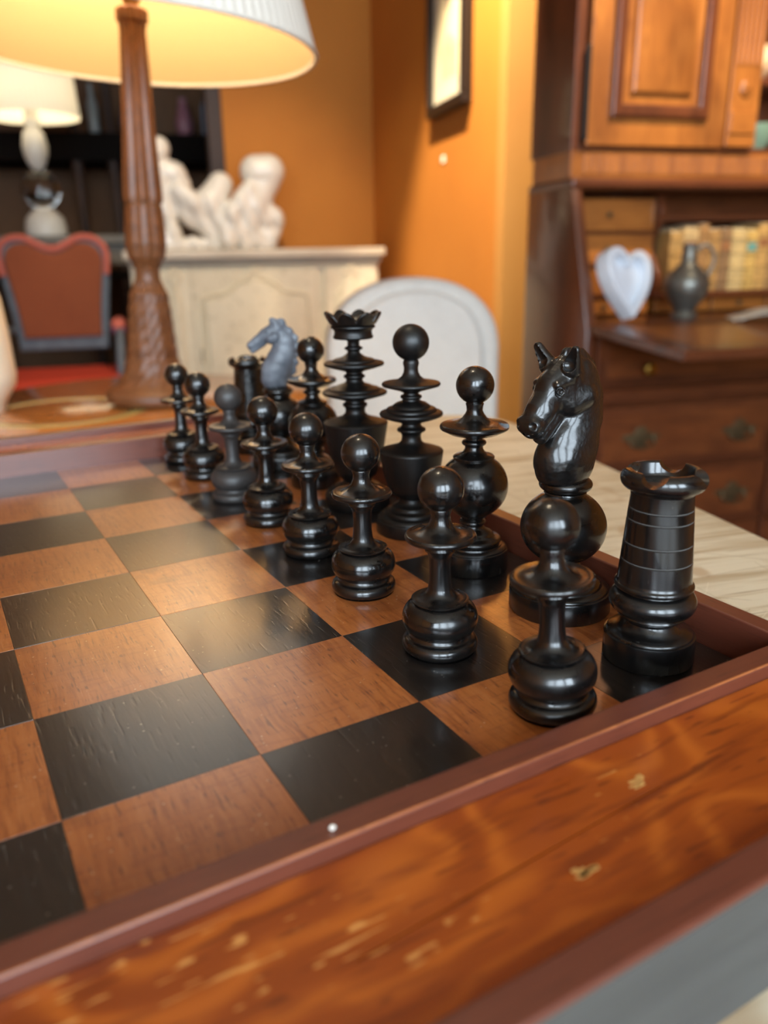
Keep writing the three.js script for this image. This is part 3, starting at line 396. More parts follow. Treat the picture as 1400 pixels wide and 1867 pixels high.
{
  const L = thing('table_lamp', 'big table lamp with carved wooden column and wide pale pleated shade', 'lamp', [-0.022, 0.7082, -1.19]);
  // lathed column, carved: fluted above, twisted leaves below
  const carve = (prof, fn, seg = 120) => { const g = new THREE.LatheGeometry(prof.map(([r, z]) => new THREE.Vector2(r, z)), seg), p = g.attributes.position; for (let i = 0; i < p.count; i++) { const x = p.getX(i), y = p.getY(i), z = p.getZ(i), r = Math.hypot(x, z); if (r < 1e-6) continue; const k = 1 + fn(Math.atan2(z, x), y) / r; p.setXYZ(i, x * k, y, z * k); } g.computeVertexNormals(); return g; };
  const dense = (P, n) => { const o = []; for (let i = 0; i + 1 < P.length; i++) for (let k = 0; k < n; k++) o.push([mix(P[i][0], P[i + 1][0], k / n), mix(P[i][1], P[i + 1][1], k / n)]); o.push(P[P.length - 1]); return o; };
  part(L, 'foot', lathe([[0, 0.0004], [0.064, 0.0004], [0.067, 0.004], [0.067, 0.013], [0.063, 0.018], [0.056, 0.022], [0.052, 0.024], [0, 0.024]], 1, 64), M.lampWood);
  part(L, 'leaf_carving', carve(dense([[0.054, 0.022], [0.042, 0.038], [0.035, 0.062], [0.031, 0.1], [0.0275, 0.135], [0.025, 0.152], [0.017, 0.166]], 12), (a, y) => 0.0009 * Math.sin(6 * a + 150 * y) * Math.sin(6 * a - 190 * y) + 0.0006 * Math.sin(18 * a + 300 * y)), M.lampWood);
  part(L, 'neck_ring', lathe([[0.018, 0.166], [0.0165, 0.172], [0.0165, 0.182], [0.02, 0.188]], 1, 40), M.lampWood);
  part(L, 'vase_carving', carve(dense([[0.017, 0.186], [0.025, 0.198], [0.0275, 0.215], [0.0265, 0.24], [0.0245, 0.262], [0.022, 0.27]], 8), (a) => -0.0018 * Math.pow(Math.abs(Math.sin(4 * a)), 3)), M.lampWood);
  part(L, 'fluted_column', carve(dense([[0.0255, 0.268], [0.0262, 0.275], [0.022, 0.34], [0.0185, 0.42], [0.0165, 0.47], [0.017, 0.478], [0.02, 0.482], [0.02, 0.495], [0.008, 0.5]], 6), (a) => -0.0035 * Math.pow(Math.abs(Math.sin(4 * a)), 2)), M.lampWood);
  part(L, 'socket', lathe([[0.008, 0.5], [0.011, 0.505], [0.011, 0.55], [0.0, 0.552]], 1, 24), M.brass);
  const H0 = 0.452, HS = 0.27;
  const sh = part(L, 'lamp_shade', pleated(0.232, 0.15, HS, 110), M.shadeFabric, 0, H0, 0); part(sh, 'lining', cone(0.2285, 0.1465, HS - 0.004), M.shadeLining, 0, 0.002, 0);
  const rimG = (r, y) => tube(Array.from({ length: 48 }, (_, i) => [r * Math.cos(i / 48 * 6.28319), y, r * Math.sin(i / 48 * 6.28319)]), 0.0028, 120, 8, true);
  part(sh, 'bottom_binding', rimG(0.2315, 0), M.shadeFabric); part(sh, 'top_binding', rimG(0.149, HS), M.shadeFabric);
  for (let k = 0; k < 3; k++) { const g = tube([[0, 0.555, 0], [0.07 * Math.cos(k * 2.094), 0.62, 0.07 * Math.sin(k * 2.094)], [0.148 * Math.cos(k * 2.094), H0 + HS - 0.002, 0.148 * Math.sin(k * 2.094)]], 0.0015, 12, 6); part(L, 'shade_support', g, M.brass); }
  part(L, 'bulb', new THREE.SphereGeometry(0.03, 24, 16), M.bulb, 0, 0.585, 0);
  const pl = new THREE.PointLight(lin(1, 0.72, 0.42), 0.68); pl.position.set(0, 0.585, 0); pl.castShadow = true; pl.shadow.radius = 1.4; L.add(pl);
  L.rotation.set(0, 0, 0); L.quaternion.setFromAxisAngle(V3(0.2591, 0, -0.9659).normalize(), 0.045);
}
M.creamGlaze = std({ color: lin(0.78, 0.68, 0.52), roughness: 0.35 });
single('cream_jar', lathe([[0, 0], [0.03, 0], [0.032, 0.006], [0.036, 0.016], [0.05, 0.036], [0.052, 0.05], [0.0505, 0.1], [0.047, 0.15], [0.04, 0.185], [0.026, 0.2], [0.024, 0.208], [0.03, 0.214], [0.027, 0.216], [0.02, 0.206], [0, 0.2]], 1, 56), M.creamGlaze, 'smooth cream ceramic jar at the left edge on the round side table', 'jar', [-0.256, 0.7046, -1.2]);

// ---------------------------------------------------------------- cream chair behind the table
M.creamFabric = std({ map: rep(tex(256, 256, (u, v) => { const f = vnoise(u * 100, v * 100, 100, 100, 801), g = fbm(u, v, 6, 6, 3, 803); return mix3([226, 222, 214], [204, 198, 190], f * 0.5 + g * 0.5); }), 4), roughness: 0.9, sheen: 0.3 });
{
  const c = thing('upholstered_chair', 'off white upholstered chair with a rounded back behind the table', 'chair', [0.6, 0, -1.93], -0.1);
  const w = 0.22, sh = new THREE.Shape(); sh.moveTo(-w, 0); sh.lineTo(-w, 0.27); sh.bezierCurveTo(-w, 0.4, -0.12, 0.455, 0, 0.455); sh.bezierCurveTo(0.12, 0.455, w, 0.4, w, 0.27); sh.lineTo(w, 0); sh.closePath();
  part(c, 'backrest', extrude(sh, 0.05, 0.025, 5, 32), M.creamFabric, 0, 0.395, -0.04);
  const s2 = new THREE.Shape(); const w2 = 0.17; s2.moveTo(-w2, 0); s2.lineTo(-w2, 0.24); s2.bezierCurveTo(-w2, 0.35, -0.1, 0.4, 0, 0.4); s2.bezierCurveTo(0.1, 0.4, w2, 0.35, w2, 0.24); s2.lineTo(w2, 0); s2.closePath();
  part(c, 'back_cushion', extrude(s2, 0.02, 0.018, 5, 32), M.creamFabric, 0, 0.42, 0.022);
  part(c, 'seat', new RoundedBoxGeometry(0.46, 0.12, 0.42, 5, 0.045), M.creamFabric, 0, 0.4, 0.24);
  for (const x of [-0.18, 0.18]) for (const z of [0.0, 0.4]) part(c, 'leg', lathe([[0, 0], [0.014, 0], [0.024, 0.34], [0, 0.35]], 1, 16), M.darkWood, x, 0, z);
}

// ---------------------------------------------------------------- painted sideboard against the back wall
M.creamPaint = std({ map: rep(tex(512, 512, (u, v) => { const g = fbm(u, v, 6, 8, 4, 821), s = fbm(u, v, 30, 40, 3, 823); return mix3(mix3([226, 216, 190], [206, 196, 170], g), [176, 166, 140], sstep(0.66, 0.8, s) * 0.5); }), 1.5), roughness: 0.6 });
M.greyPaint = std({ map: rep(tex(256, 256, (u, v) => mix3([168, 164, 150], [146, 142, 130], fbm(u, v, 6, 8, 4, 831))), 2), roughness: 0.65 });
M.stone = std({ map: rep(tex(256, 256, (u, v) => mix3([214, 202, 180], [186, 172, 150], fbm(u, v, 5, 5, 5, 841))), 1.5), roughness: 0.4 });
{
  const x0 = -0.11, x1 = 0.93, zf = -3.47, zb = -3.97, s = thing('sideboard', 'long cream painted sideboard with carved panel doors and stone top', 'sideboard', [(x0 + x1) / 2, 0, (zf + zb) / 2]);
  spanW(s, 'stone_top', M.stone, x0 - 0.02, x1 + 0.02, 0.9, 0.935, zb, zf + 0.03, 0.008);
  spanW(s, 'carcass', M.creamPaint, x0, x1, 0.12, 0.884, zb + 0.01, zf - 0.02, 0.012, 'y'); spanW(s, 'cornice', M.greyPaint, x0 - 0.005, x1 + 0.005, 0.873, 0.9, zb + 0.01, zf + 0.012, 0.01);
  const door = (a, b) => {
    const d = spanW(s, 'door', M.creamPaint, a, b, 0.16, 0.855, zf - 0.02, zf, 0.004, 'y'), w = b - a, h = 0.695;
    // shaped moulding with an arched top rail
    const p = w / 2 - 0.055, q = h / 2 - 0.055, path = [[-p, -q], [p, -q], [p, q - 0.07], [p * 0.55, q - 0.045], [p * 0.3, q], [0, q + 0.012], [-p * 0.3, q], [-p * 0.55, q - 0.045], [-p, q - 0.07]];
    const inner = shapeOf(path); part(d, 'raised_panel', extrude(inner, 0.006, 0.008, 3), M.creamPaint, 0, 0, 0.01);
    const c = new THREE.CatmullRomCurve3(path.map(([x, y]) => V3(x * 1.05, y * 1.03, 0)), true, 'catmullrom', 0.12); part(d, 'moulding', new THREE.TubeGeometry(c, 120, 0.007, 8, true), M.creamPaint, 0, 0, 0.012);
    const flower = mergeGeometries([0, 1, 2, 3, 4, 5].map((k) => new THREE.SphereGeometry(0.014, 12, 8).scale(1, 1, 0.5).translate(0.02 * Math.cos(k * 1.047), 0.02 * Math.sin(k * 1.047), 0))); part(d, 'carved_flower', flower, M.creamPaint, 0, h / 2 - 0.022, 0.012);
    part(d, 'escutcheon', new RoundedBoxGeometry(0.012, 0.06, 0.006, 2, 0.003), M.brassDark, -w / 2 + 0.03, 0.0, 0.012);
  };
  M.brassDark = std({ color: 0x6f6248, metalness: 0.8, roughness: 0.45 });
  door(x0 + 0.1, x0 + 0.1 + 0.14); door(0.12, 0.655); door(0.685, x1 - 0.02);
  for (const x of [x0 + 0.05, x1 - 0.05]) for (const z of [zb + 0.06, zf - 0.06]) wpart(s, 'foot', lathe([[0, 0], [0.022, 0], [0.03, 0.05], [0.04, 0.125], [0, 0.125]], 1, 16), M.creamPaint, x, 0, z);
}
// white porcelain figure group on the sideboard
{
  const k = 1 / 2095, B = (x, y, r, z = 0) => [(x - 640) * k, (1015 - y) * k, z, r * k];
  const caps = [ // seated left figure: head, shoulders, robe, foot
    [B(185, 185, 88, 0.01), B(170, 215, 84, 0.015)], [B(150, 330, 92), B(300, 390, 92)], [B(300, 390, 80), B(360, 470, 70)], [B(170, 420, 100), B(210, 700, 84)], [B(210, 700, 70), B(225, 860, 85)], [B(225, 880, 95), B(230, 960, 90)], [B(330, 520, 70, 0.03), B(430, 620, 90, 0.03)],
    // drapery between them
    [B(690, 470, 95), B(600, 620, 130)], [B(600, 620, 120), B(420, 700, 95)], [B(400, 690, 90), B(620, 880, 80)], [B(560, 640, 110), B(700, 800, 120)],
    // bowed right figure
    [B(1010, 360, 125), B(1120, 360, 130)], [B(1090, 460, 110), B(950, 640, 140)], [B(930, 520, 70, 0.04), B(760, 720, 75, 0.05)], [B(950, 660, 150), B(860, 860, 130)], [B(1100, 740, 105), B(1150, 750, 90)], [B(720, 930, 88, 0.03), B(760, 760, 80, 0.04)], [B(880, 960, 70, 0.02), B(1000, 900, 90)], [B(1060, 960, 75), B(1130, 880, 70)], [B(690, 960, 62), B(1080, 968, 58)], [B(230, 965, 60), B(690, 965, 50)]];
  const f = (p) => { let d = 9; const q = [p[0], p[1], p[2] / 1.05]; for (const [a, b] of caps) d = smin(d, capsule(q, a, b, a[3] * 1.12, b[3] * 1.12), 0.014); d += 0.0045 * Math.sin(p[0] * 95 + p[1] * 40) * sstep(0.28, 0.12, p[1]); return Math.max(d, -p[1]); };
  single('porcelain_group', sdfMesh(f, [0.02, 0.2, 0], 0.36, 80), std({ color: lin(0.8, 0.77, 0.7), roughness: 0.3, clearcoat: 0.4 }), 'white porcelain figure group standing on the cream sideboard', 'figurine', [0.265, 0.936, -3.66]);
}

// ---------------------------------------------------------------- red armchair in the next room
M.terracotta = std({ map: rep(tex(256, 256, (u, v) => mix3([150, 80, 46], [130, 66, 38], vnoise(u * 80, v * 80, 80, 80, 861) * 0.5 + fbm(u, v, 4, 4, 3, 862) * 0.5)), 3), roughness: 0.9 });
M.blueGrey = std({ map: rep(tex(256, 256, (u, v) => mix3([108, 118, 126], [84, 92, 102], fbm(u, v, 8, 8, 4, 865))), 4), roughness: 0.6 });
M.rose = std({ color: 0xc96a58, roughness: 0.85 }); M.redCloth = std({ color: 0xc03a1e, roughness: 0.85 }); M.plum = std({ color: 0x7c4460, roughness: 0.85 });
{
  const c = thing('armchair', 'terracotta armchair with blue grey painted frame and scalloped back in the next room', 'armchair', [-0.422, 0, -3.78]);
  const o = (w, h0, h1, dip) => { const s = new THREE.Shape(); s.moveTo(-w * 0.82, h0); s.bezierCurveTo(-w * 0.84, h0 + 0.15, -w, 0.85, -w, h1 - 0.07); s.bezierCurveTo(-w, h1 + 0.01, -w * 0.55, h1 + 0.02, -w * 0.4, h1 - 0.005); s.bezierCurveTo(-w * 0.2, h1 - 0.03, -w * 0.1, h1 - dip, 0, h1 - dip); s.bezierCurveTo(w * 0.1, h1 - dip, w * 0.2, h1 - 0.03, w * 0.4, h1 - 0.005); s.bezierCurveTo(w * 0.55, h1 + 0.02, w, h1 + 0.01, w, h1 - 0.07); s.bezierCurveTo(w, 0.85, w * 0.84, h0 + 0.15, w * 0.82, h0); s.closePath(); return s; };
  part(c, 'back_frame', extrude(o(0.225, 0.53, 1.0, 0.04), 0.035, 0.012, 3, 20), M.blueGrey, 0, 0, -0.02);
  part(c, 'rose_piping', tube(o(0.214, 0.56, 0.99, 0.04).getPoints(14).slice(0, -1).filter((p) => p.y > 0.84).map((p) => [p.x, p.y, 0.03]), 0.013, 160, 8), M.rose);
  part(c, 'back_pad', extrude(o(0.195, 0.585, 0.968, 0.035), 0.012, 0.012, 4, 20), M.terracotta, 0, 0, 0.022);
  part(c, 'seat', new RoundedBoxGeometry(0.5, 0.09, 0.46, 4, 0.035), M.redCloth, 0, 0.415, 0.24); part(c, 'seat_frame', bx(0.52, 0.06, 0.48, 0.008), M.blueGrey, 0, 0.345, 0.24);
  for (const s of [-1, 1]) { const a = part(c, 'armrest', tube([[s * 0.2, 0.62, 0.02], [s * 0.235, 0.625, 0.14], [s * 0.245, 0.6, 0.3], [s * 0.24, 0.5, 0.36], [s * 0.235, 0.37, 0.36]], 0.017, 30, 10), M.blueGrey); part(a, 'arm_pad', new RoundedBoxGeometry(0.055, 0.05, 0.17, 4, 0.022), M.rose, s * 0.24, 0.645, 0.17); part(a, 'pad_band', new RoundedBoxGeometry(0.057, 0.022, 0.172, 3, 0.01), M.plum, s * 0.24, 0.622, 0.17); }
  for (const x of [-0.22, 0.22]) for (const z of [0.03, 0.45]) part(c, 'leg', lathe([[0, 0], [0.014, 0], [0.02, 0.2], [0.026, 0.32], [0, 0.33]], 1, 16), M.blueGrey, x, 0, z);
}
// console with the white lamp, tall dark case with turned posts behind it
M.greyWood = std({ map: rep(veneer(256, [112, 104, 92], [78, 72, 64], [130, 122, 108], 871), 2), roughness: 0.55 });
{
  const c = thing('console_table', 'grey wooden console behind the red armchair carrying the white lamp', 'console', [-0.62, 0, -4.38]);
  spanW(c, 'console_top', M.greyWood, -1.35, 0.1, 0.975, 1.015, -4.6, -4.16, 0.005); spanW(c, 'apron', M.greyWood, -1.3, 0.05, 0.88, 0.975, -4.56, -4.2, 0.004);
  for (const x of [-1.25, 0.0]) for (const z of [-4.52, -4.24]) wpart(c, 'leg', bx(0.05, 0.88, 0.05, 0.004, 'y'), M.greyWood, x, 0.44, z);
}
M.glazeWhite = std({ color: lin(0.74, 0.71, 0.63), roughness: 0.4 });
M.glassBall = new THREE.MeshPhysicalMaterial({ color: 0xffffff, transmission: 1, thickness: 0.15, ior: 1.5, roughness: 0.02, attenuationColor: lin(0.7, 0.65, 0.6), attenuationDistance: 0.3 });
{
  const L = thing('glass_ball_lamp', 'white lamp with a clear glass ball in its stem and drum shade', 'lamp', [-0.5, 1.0155, -4.34]);
  part(L, 'foot', lathe([[0, 0], [0.09, 0], [0.095, 0.03], [0.085, 0.08], [0.05, 0.118], [0.02, 0.124], [0, 0.124]], 1, 40), M.glazeWhite);
  part(L, 'glass_ball', new THREE.SphereGeometry(0.087, 40, 28), M.glassBall, 0, 0.209, 0);
  part(L, 'oval_stem', lathe([[0, 0.294], [0.02, 0.296], [0.04, 0.32], [0.054, 0.365], [0.056, 0.4], [0.046, 0.45], [0.026, 0.482], [0, 0.484]], 1, 40), M.glazeWhite);
  part(L, 'neck', lathe([[0, 0.48], [0.034, 0.484], [0.038, 0.5], [0.03, 0.52], [0.03, 0.55], [0, 0.55]], 1, 32), M.glazeWhite);
  const s = part(L, 'lamp_shade', pleated(0.215, 0.2, 0.26, 60, 0.0015), M.shadeFabric2, 0, 0.52, 0); part(s, 'shade_support', tube([[0, 0.03, 0], [0.05, 0.2, 0], [0.2, 0.258, 0]], 0.002, 10, 6), M.brass);
  part(L, 'bulb', new THREE.SphereGeometry(0.035, 20, 14), M.bulb, 0, 0.62, 0);
  const pl = new THREE.PointLight(lin(1, 0.86, 0.62), 0.4); pl.position.set(0, 0.62, 0); pl.castShadow = true; pl.shadow.radius = 1.6; L.add(pl);
}
M.black = std({ color: 0x120e0c, roughness: 0.95, specularIntensity: 0.3 }); M.brownPanel = std({ map: rep(veneer(256, [104, 70, 38], [78, 52, 28], [120, 84, 48], 881), 2), roughness: 0.7 });
{
  const x0 = -1.6, x1 = 0.5, zb = -5.5, zf = -4.95, c = thing('display_case', 'tall dark wooden display case with turned posts in the dim back room', 'cabinet', [(x0 + x1) / 2, 0, (zb + zf) / 2]);
  spanW(c, 'back_panel', M.brownPanel, x0, x1, 0, 2.3, zb, zb + 0.03, 0.002, 'y'); spanW(c, 'shelf', M.black, x0, x1, 0.8, 0.84, zb + 0.03, zf, 0.004); spanW(c, 'shelf', M.black, x0, x1, 1.42, 1.56, zb + 0.03, zf, 0.004); spanW(c, 'shelf', M.black, x0, x1, 2.26, 2.32, zb + 0.03, zf, 0.004); spanW(c, 'base', M.black, x0, x1, 0, 0.12, zb + 0.03, zf, 0.004);
  const post = lathe([[0, 0], [0.035, 0], [0.035, 0.12], [0.022, 0.14], [0.028, 0.2], [0.022, 0.3], [0.03, 0.42], [0.03, 0.46], [0, 0.46]], 1, 20), tall = lathe([[0, 0], [0.036, 0], [0.036, 0.1], [0.02, 0.12], [0.03, 0.15], [0.021, 0.2], [0.026, 0.42], [0.024, 0.5], [0.034, 0.54], [0.034, 0.59], [0, 0.59]], 1, 20);
  for (const x of [-1.5, -0.95, -0.37, -0.18, 0.42]) { wpart(c, 'turned_post', tall, M.darkWood, x, 0.838, zf - 0.05); wpart(c, 'turned_post', lathe([[0, 0], [0.034, 0], [0.02, 0.05], [0.026, 0.3], [0.022, 0.6], [0.034, 0.7], [0, 0.705]], 1, 20), M.darkWood, x, 1.558, zf - 0.05); wpart(c, 'turned_post', lathe([[0, 0], [0.034, 0], [0.026, 0.3], [0.034, 0.68], [0, 0.685]], 1, 20), M.darkWood, x, 0.118, zf - 0.05); }
}
{
  const vase = lathe([[0, 0], [0.03, 0], [0.045, 0.04], [0.05, 0.09], [0.035, 0.15], [0.02, 0.2], [0.024, 0.22], [0, 0.22]], 1, 28), bottle = lathe([[0, 0], [0.026, 0], [0.03, 0.01], [0.03, 0.17], [0.014, 0.22], [0.012, 0.28], [0, 0.28]], 1, 28);
  single('vase', vase, std({ color: 0x9c6a78, roughness: 0.35 }), 'dusty pink vase on the upper shelf of the dark display case', 'vase', [0.23, 1.561, -5.2]); single('bottle', bottle, std({ color: 0x7d93ac, roughness: 0.25 }), 'pale blue bottle on the upper shelf beside the pink vase', 'bottle', [0.36, 1.561, -5.2]);
  single('glass_carafe', bottle, std({ color: 0x9aa0a0, roughness: 0.2 }), 'grey carafe on the upper shelf between the two turned posts', 'carafe', [-0.27, 1.561, -5.2]); single('vase', vase, std({ color: 0x2f4660, roughness: 0.3 }), 'dark blue vase on the upper shelf behind the lamp column', 'vase', [-0.08, 1.561, -5.2]);
}
single('rug', bx(1.5, 0.012, 1.2, 0.005), std({ map: rep(tex(128, 128, (u, v) => mix3([150, 138, 116], [122, 110, 92], vnoise(u * 60, v * 60, 60, 60, 891))), 3), roughness: 1 }), 'flat grey beige rug on the floor in front of the armchair', 'rug', [-0.45, 0.0062, -2.55]);

// ---------------------------------------------------------------- framed picture on the side wall
{
  const z0 = -3.08, z1 = -2.7, y0 = 1.375, y1 = 1.95, X = JOG_X, p = thing('framed_picture', 'small framed picture with white mount in a black frame on the orange wall', 'picture', [X - 0.012, (y0 + y1) / 2, (z0 + z1) / 2]);
  M.blackFrame = std({ color: 0x15110f, roughness: 0.3 }); M.mount = std({ color: 0xd6ccb4, roughness: 0.8 });
  spanW(p, 'backing', M.blackFrame, X - 0.012, X - 0.001, y0, y1, z0, z1, 0.001); spanW(p, 'mount_board', M.mount, X - 0.016, X - 0.012, y0 + 0.03, y1 - 0.03, z0 + 0.03, z1 - 0.03, 0.0005);
  for (const [a, b, c, d] of [[y0, y0 + 0.034, z0, z1], [y1 - 0.034, y1, z0, z1], [y0 + 0.034, y1 - 0.034, z0, z0 + 0.034], [y0 + 0.034, y1 - 0.034, z1 - 0.034, z1]]) spanW(p, 'frame_moulding', M.blackFrame, X - 0.036, X - 0.012, a, b, c, d, 0.003);
  // the print: a sketchy figure in brown wash on cream paper
  const cv = document.createElement('canvas'); cv.width = 256; cv.height = 400; const k = cv.getContext('2d'); k.fillStyle = '#e6d7b0'; k.fillRect(0, 0, 256, 400); k.fillStyle = '#dcc293'; k.beginPath(); k.moveTo(40, 300); k.lineTo(120, 250); k.lineTo(226, 300); k.lineTo(216, 390); k.lineTo(50, 390); k.fill(); k.fillStyle = '#8d7a5a'; k.beginPath(); k.moveTo(140, 290); k.lineTo(160, 310); k.lineTo(150, 350); k.fill(); k.fillStyle = '#7b5a4a'; k.beginPath(); k.moveTo(90, 70); k.lineTo(150, 60); k.lineTo(176, 130); k.lineTo(150, 150); k.lineTo(100, 190); k.fill(); k.beginPath(); k.ellipse(120, 50, 26, 32, 0, 0, 7); k.fill();
  const ct = new THREE.CanvasTexture(cv); ct.colorSpace = THREE.SRGBColorSpace; const pr = part(p, 'print', new THREE.PlaneGeometry(z1 - z0 - 0.16, y1 - y0 - 0.17), std({ map: ct, roughness: 0.7 }), -0.0046, 0.01, 0); pr.rotation.y = -Math.PI / 2;
}
{ const g = bx(0.004, 0.024, 0.024, 0.001); single('price_tag', g, std({ color: 0xf2e6dc, roughness: 0.7 }), 'tiny white price tag stuck on the orange wall below the picture', 'price tag', [JOG_X - 0.0022, 1.232, -2.98]); }
// ---------------------------------------------------------------- secretary desk on the right
const wal = veneer(1024, [168, 102, 44], [108, 60, 26], [196, 130, 62], 901, { across: 16, along: 2, fig: 0.8 });
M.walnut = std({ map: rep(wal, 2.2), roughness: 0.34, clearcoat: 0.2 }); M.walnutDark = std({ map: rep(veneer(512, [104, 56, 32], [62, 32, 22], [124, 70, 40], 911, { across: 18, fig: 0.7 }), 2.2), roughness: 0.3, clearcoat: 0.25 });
M.shadedVeneer = std({ map: rep(veneer(512, [118, 64, 34], [70, 36, 22], [140, 82, 44], 921, { across: 14, fig: 0.9 }), 2.2), roughness: 0.3, clearcoat: 0.25 });  // walnut veneer darkened in colour for the shade below the flap
M.iron = std({ color: 0x2a2522, metalness: 0.6, roughness: 0.5 });
{
  const X0 = 0.968, X1 = 2.27, ZB = -2.07, ZF = -1.72, ZU = -1.85, D = thing('secretary_desk', 'tall walnut secretary desk with open fall front, small drawers and panelled doors', 'desk', [(X0 + X1) / 2, 0, (ZB + ZF) / 2]);
  const side = shapeOf([[ZB, 0.04], [ZF, 0.04], [ZF, 0.72], [ZU + 0.01, 1.062], [ZB, 1.062]]), sg = extrude(side, 0.024, 0.002); sg.rotateY(-Math.PI / 2);
  for (const x of [X0 + 0.024, X1]) wpart(D, 'side_panel', uvm(sg.clone(), 'y'), M.walnutDark, x, 0, 0);
  spanW(D, 'back_panel', M.walnutDark, X0 + 0.024, X1 - 0.024, 0.04, 2.2, ZB, ZB + 0.015, 0.001, 'y'); spanW(D, 'plinth', M.walnutDark, X0 - 0.01, X1 + 0.01, 0, 0.045, ZB, ZF + 0.015, 0.006);
  spanW(D, 'writing_bed', M.walnutDark, X0 + 0.024, X1 - 0.024, 0.715, 0.737, ZB + 0.015, ZF, 0.003);
  // drawers below, two to a row, each with a pair of brass bail handles
  spanW(D, 'case_front', M.walnutDark, X0 + 0.024, X1 - 0.024, 0.045, 0.715, ZF - 0.05, ZF - 0.012, 0.002); spanW(D, 'waist_moulding', M.walnutDark, X0 - 0.008, X1 + 0.008, 0.545, 0.58, ZF - 0.02, ZF + 0.016, 0.007);
  const plate = shapeOf(Array.from({ length: 24 }, (_, i) => { const a = i / 24 * 6.28319, r = 0.022 + 0.007 * Math.cos(4 * a); return [r * 1.9 * Math.cos(a), r * Math.sin(a)]; })), plateG = extrude(plate, 0.002, 0.001), bail = tube([[-0.032, 0.004, 0.004], [-0.034, -0.014, 0.012], [0, -0.024, 0.016], [0.034, -0.014, 0.012], [0.032, 0.004, 0.004]], 0.0032, 24, 6);
  const drawer = (x0, x1, y0, y1, knob) => {
    const d = spanW(D, 'drawer', M.walnutDark, x0, x1, y0, y1, ZF - 0.014, ZF + 0.004, 0.004), w = x1 - x0; part(d, 'drawer_panel', bx(w - 0.05, y1 - y0 - 0.04, 0.004, 0.002), M.shadedVeneer, 0, 0, 0.0085);
    if (knob) part(d, 'knob', lathe([[0, 0], [0.008, 0], [0.007, 0.012], [0.016, 0.02], [0.016, 0.028], [0, 0.034]], 1, 20).rotateX(Math.PI / 2), M.brass, knob - (x0 + x1) / 2, -0.02, 0.009);
    else for (const s of [0.135, w - 0.1]) { const h = part(d, 'handle_plate', plateG, M.brassDark, -w / 2 + s, 0, 0.0095); part(h, 'bail', bail, M.brassDark); }
  };
  const mid = (X0 + X1) / 2 - 0.09;
  drawer(X0 + 0.03, mid - 0.005, 0.588, 0.708, 1.13); drawer(mid + 0.005, X1 - 0.03, 0.588, 0.708, 1.9);
  for (const [a, b] of [[0.375, 0.535], [0.205, 0.365], [0.055, 0.195]]) { drawer(X0 + 0.03, mid - 0.005, a, b); drawer(mid + 0.005, X1 - 0.03, a, b); }
  // fall front, open and sagging a little
  const fl = new THREE.Group(); fl.name = 'fall_front'; fl.position.set(0, 0.726, ZF - D.position.z + 0.012); fl.rotation.x = 0.06; D.add(fl);
  part(fl, 'flap', bx(X1 - X0 - 0.01, 0.022, 0.36, 0.004), M.walnutDark, 0, 0, 0.18); part(fl, 'flap_lining', bx(X1 - X0 - 0.12, 0.001, 0.26, 0.0004), M.walnut, 0, 0.0112, 0.18);
  // small drawers and pigeonholes
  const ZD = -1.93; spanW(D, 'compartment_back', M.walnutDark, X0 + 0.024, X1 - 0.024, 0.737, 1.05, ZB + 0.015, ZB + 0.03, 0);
  const small = (x0, x1, y0, y1) => { const d = spanW(D, 'small_drawer', M.walnut, x0, x1, y0, y1, ZB + 0.04, ZD, 0.003); part(d, 'knob', new THREE.SphereGeometry(0.007, 12, 10), M.brassDark, 0, 0, (ZD - ZB - 0.04) / 2 + 0.004); };
  for (const [a, b] of [[X0 + 0.026, 1.262], [2.0, X1 - 0.026]]) { for (const [y0, y1] of [[0.952, 1.03], [0.872, 0.944], [0.794, 0.862]]) { small(a, b, y0, y1); spanW(D, 'drawer_rail', M.walnutDark, a, b, y0 - 0.009, y0 - 0.001, ZB + 0.03, ZD + 0.006, 0.001); } small(a, b, 0.742, 0.782); }
  const wav = []; for (let i = 0; i <= 24; i++) { const t = i / 24; wav.push([ZD + 0.012 + 0.02 * Math.sin(t * 9.42) + t * 0.01 - 0.01, mix(1.04, 0.786, t)]); }
  const divG = extrude(shapeOf([[ZB + 0.03, 0.786], [ZB + 0.03, 1.04], ...wav]), 0.014, 0.001); divG.rotateY(-Math.PI / 2);
  for (const x of [1.278, 1.998]) wpart(D, 'scrolled_divider', divG, M.walnutDark, x, 0, 0);
  spanW(D, 'pigeonhole_shelf', M.walnutDark, 1.278, 1.984, 0.975, 0.99, ZB + 0.03, ZD, 0.002); spanW(D, 'book_shelf', M.walnutDark, 1.264, 1.998, 0.784, 0.796, ZB + 0.03, ZD + 0.06, 0.002);
  for (let i = 0; i < 4; i++) small(1.284 + i * 0.178, 1.284 + i * 0.178 + 0.172, 0.742, 0.78);
  // upper case: ledge, fluted frieze, panelled doors, pilasters, open middle bay
  spanW(D, 'ledge', M.walnutDark, X0 - 0.004, X1 + 0.004, 1.046, 1.07, ZB, ZU + 0.022, 0.008); spanW(D, 'frieze', M.walnut, X0 + 0.001, X1 - 0.001, 1.07, 1.13, ZB + 0.015, ZU, 0.002);
  for (let i = 0; i < 64; i++) spanW(D, 'reed', M.walnut, X0 + 0.035 + i * 0.0194, X0 + 0.035 + i * 0.0194 + 0.0155, 1.078, 1.124, ZU - 0.002, ZU + 0.005, 0.0045, 'y', [i * 0.13, 0]);
  for (const x of [X0 + 0.0125, X1 - 0.0125]) wpart(D, 'upper_side', bx(0.025, 1.07, ZU - ZB, 0.002, 'y'), M.walnutDark, x, 1.665, (ZU + ZB) / 2);
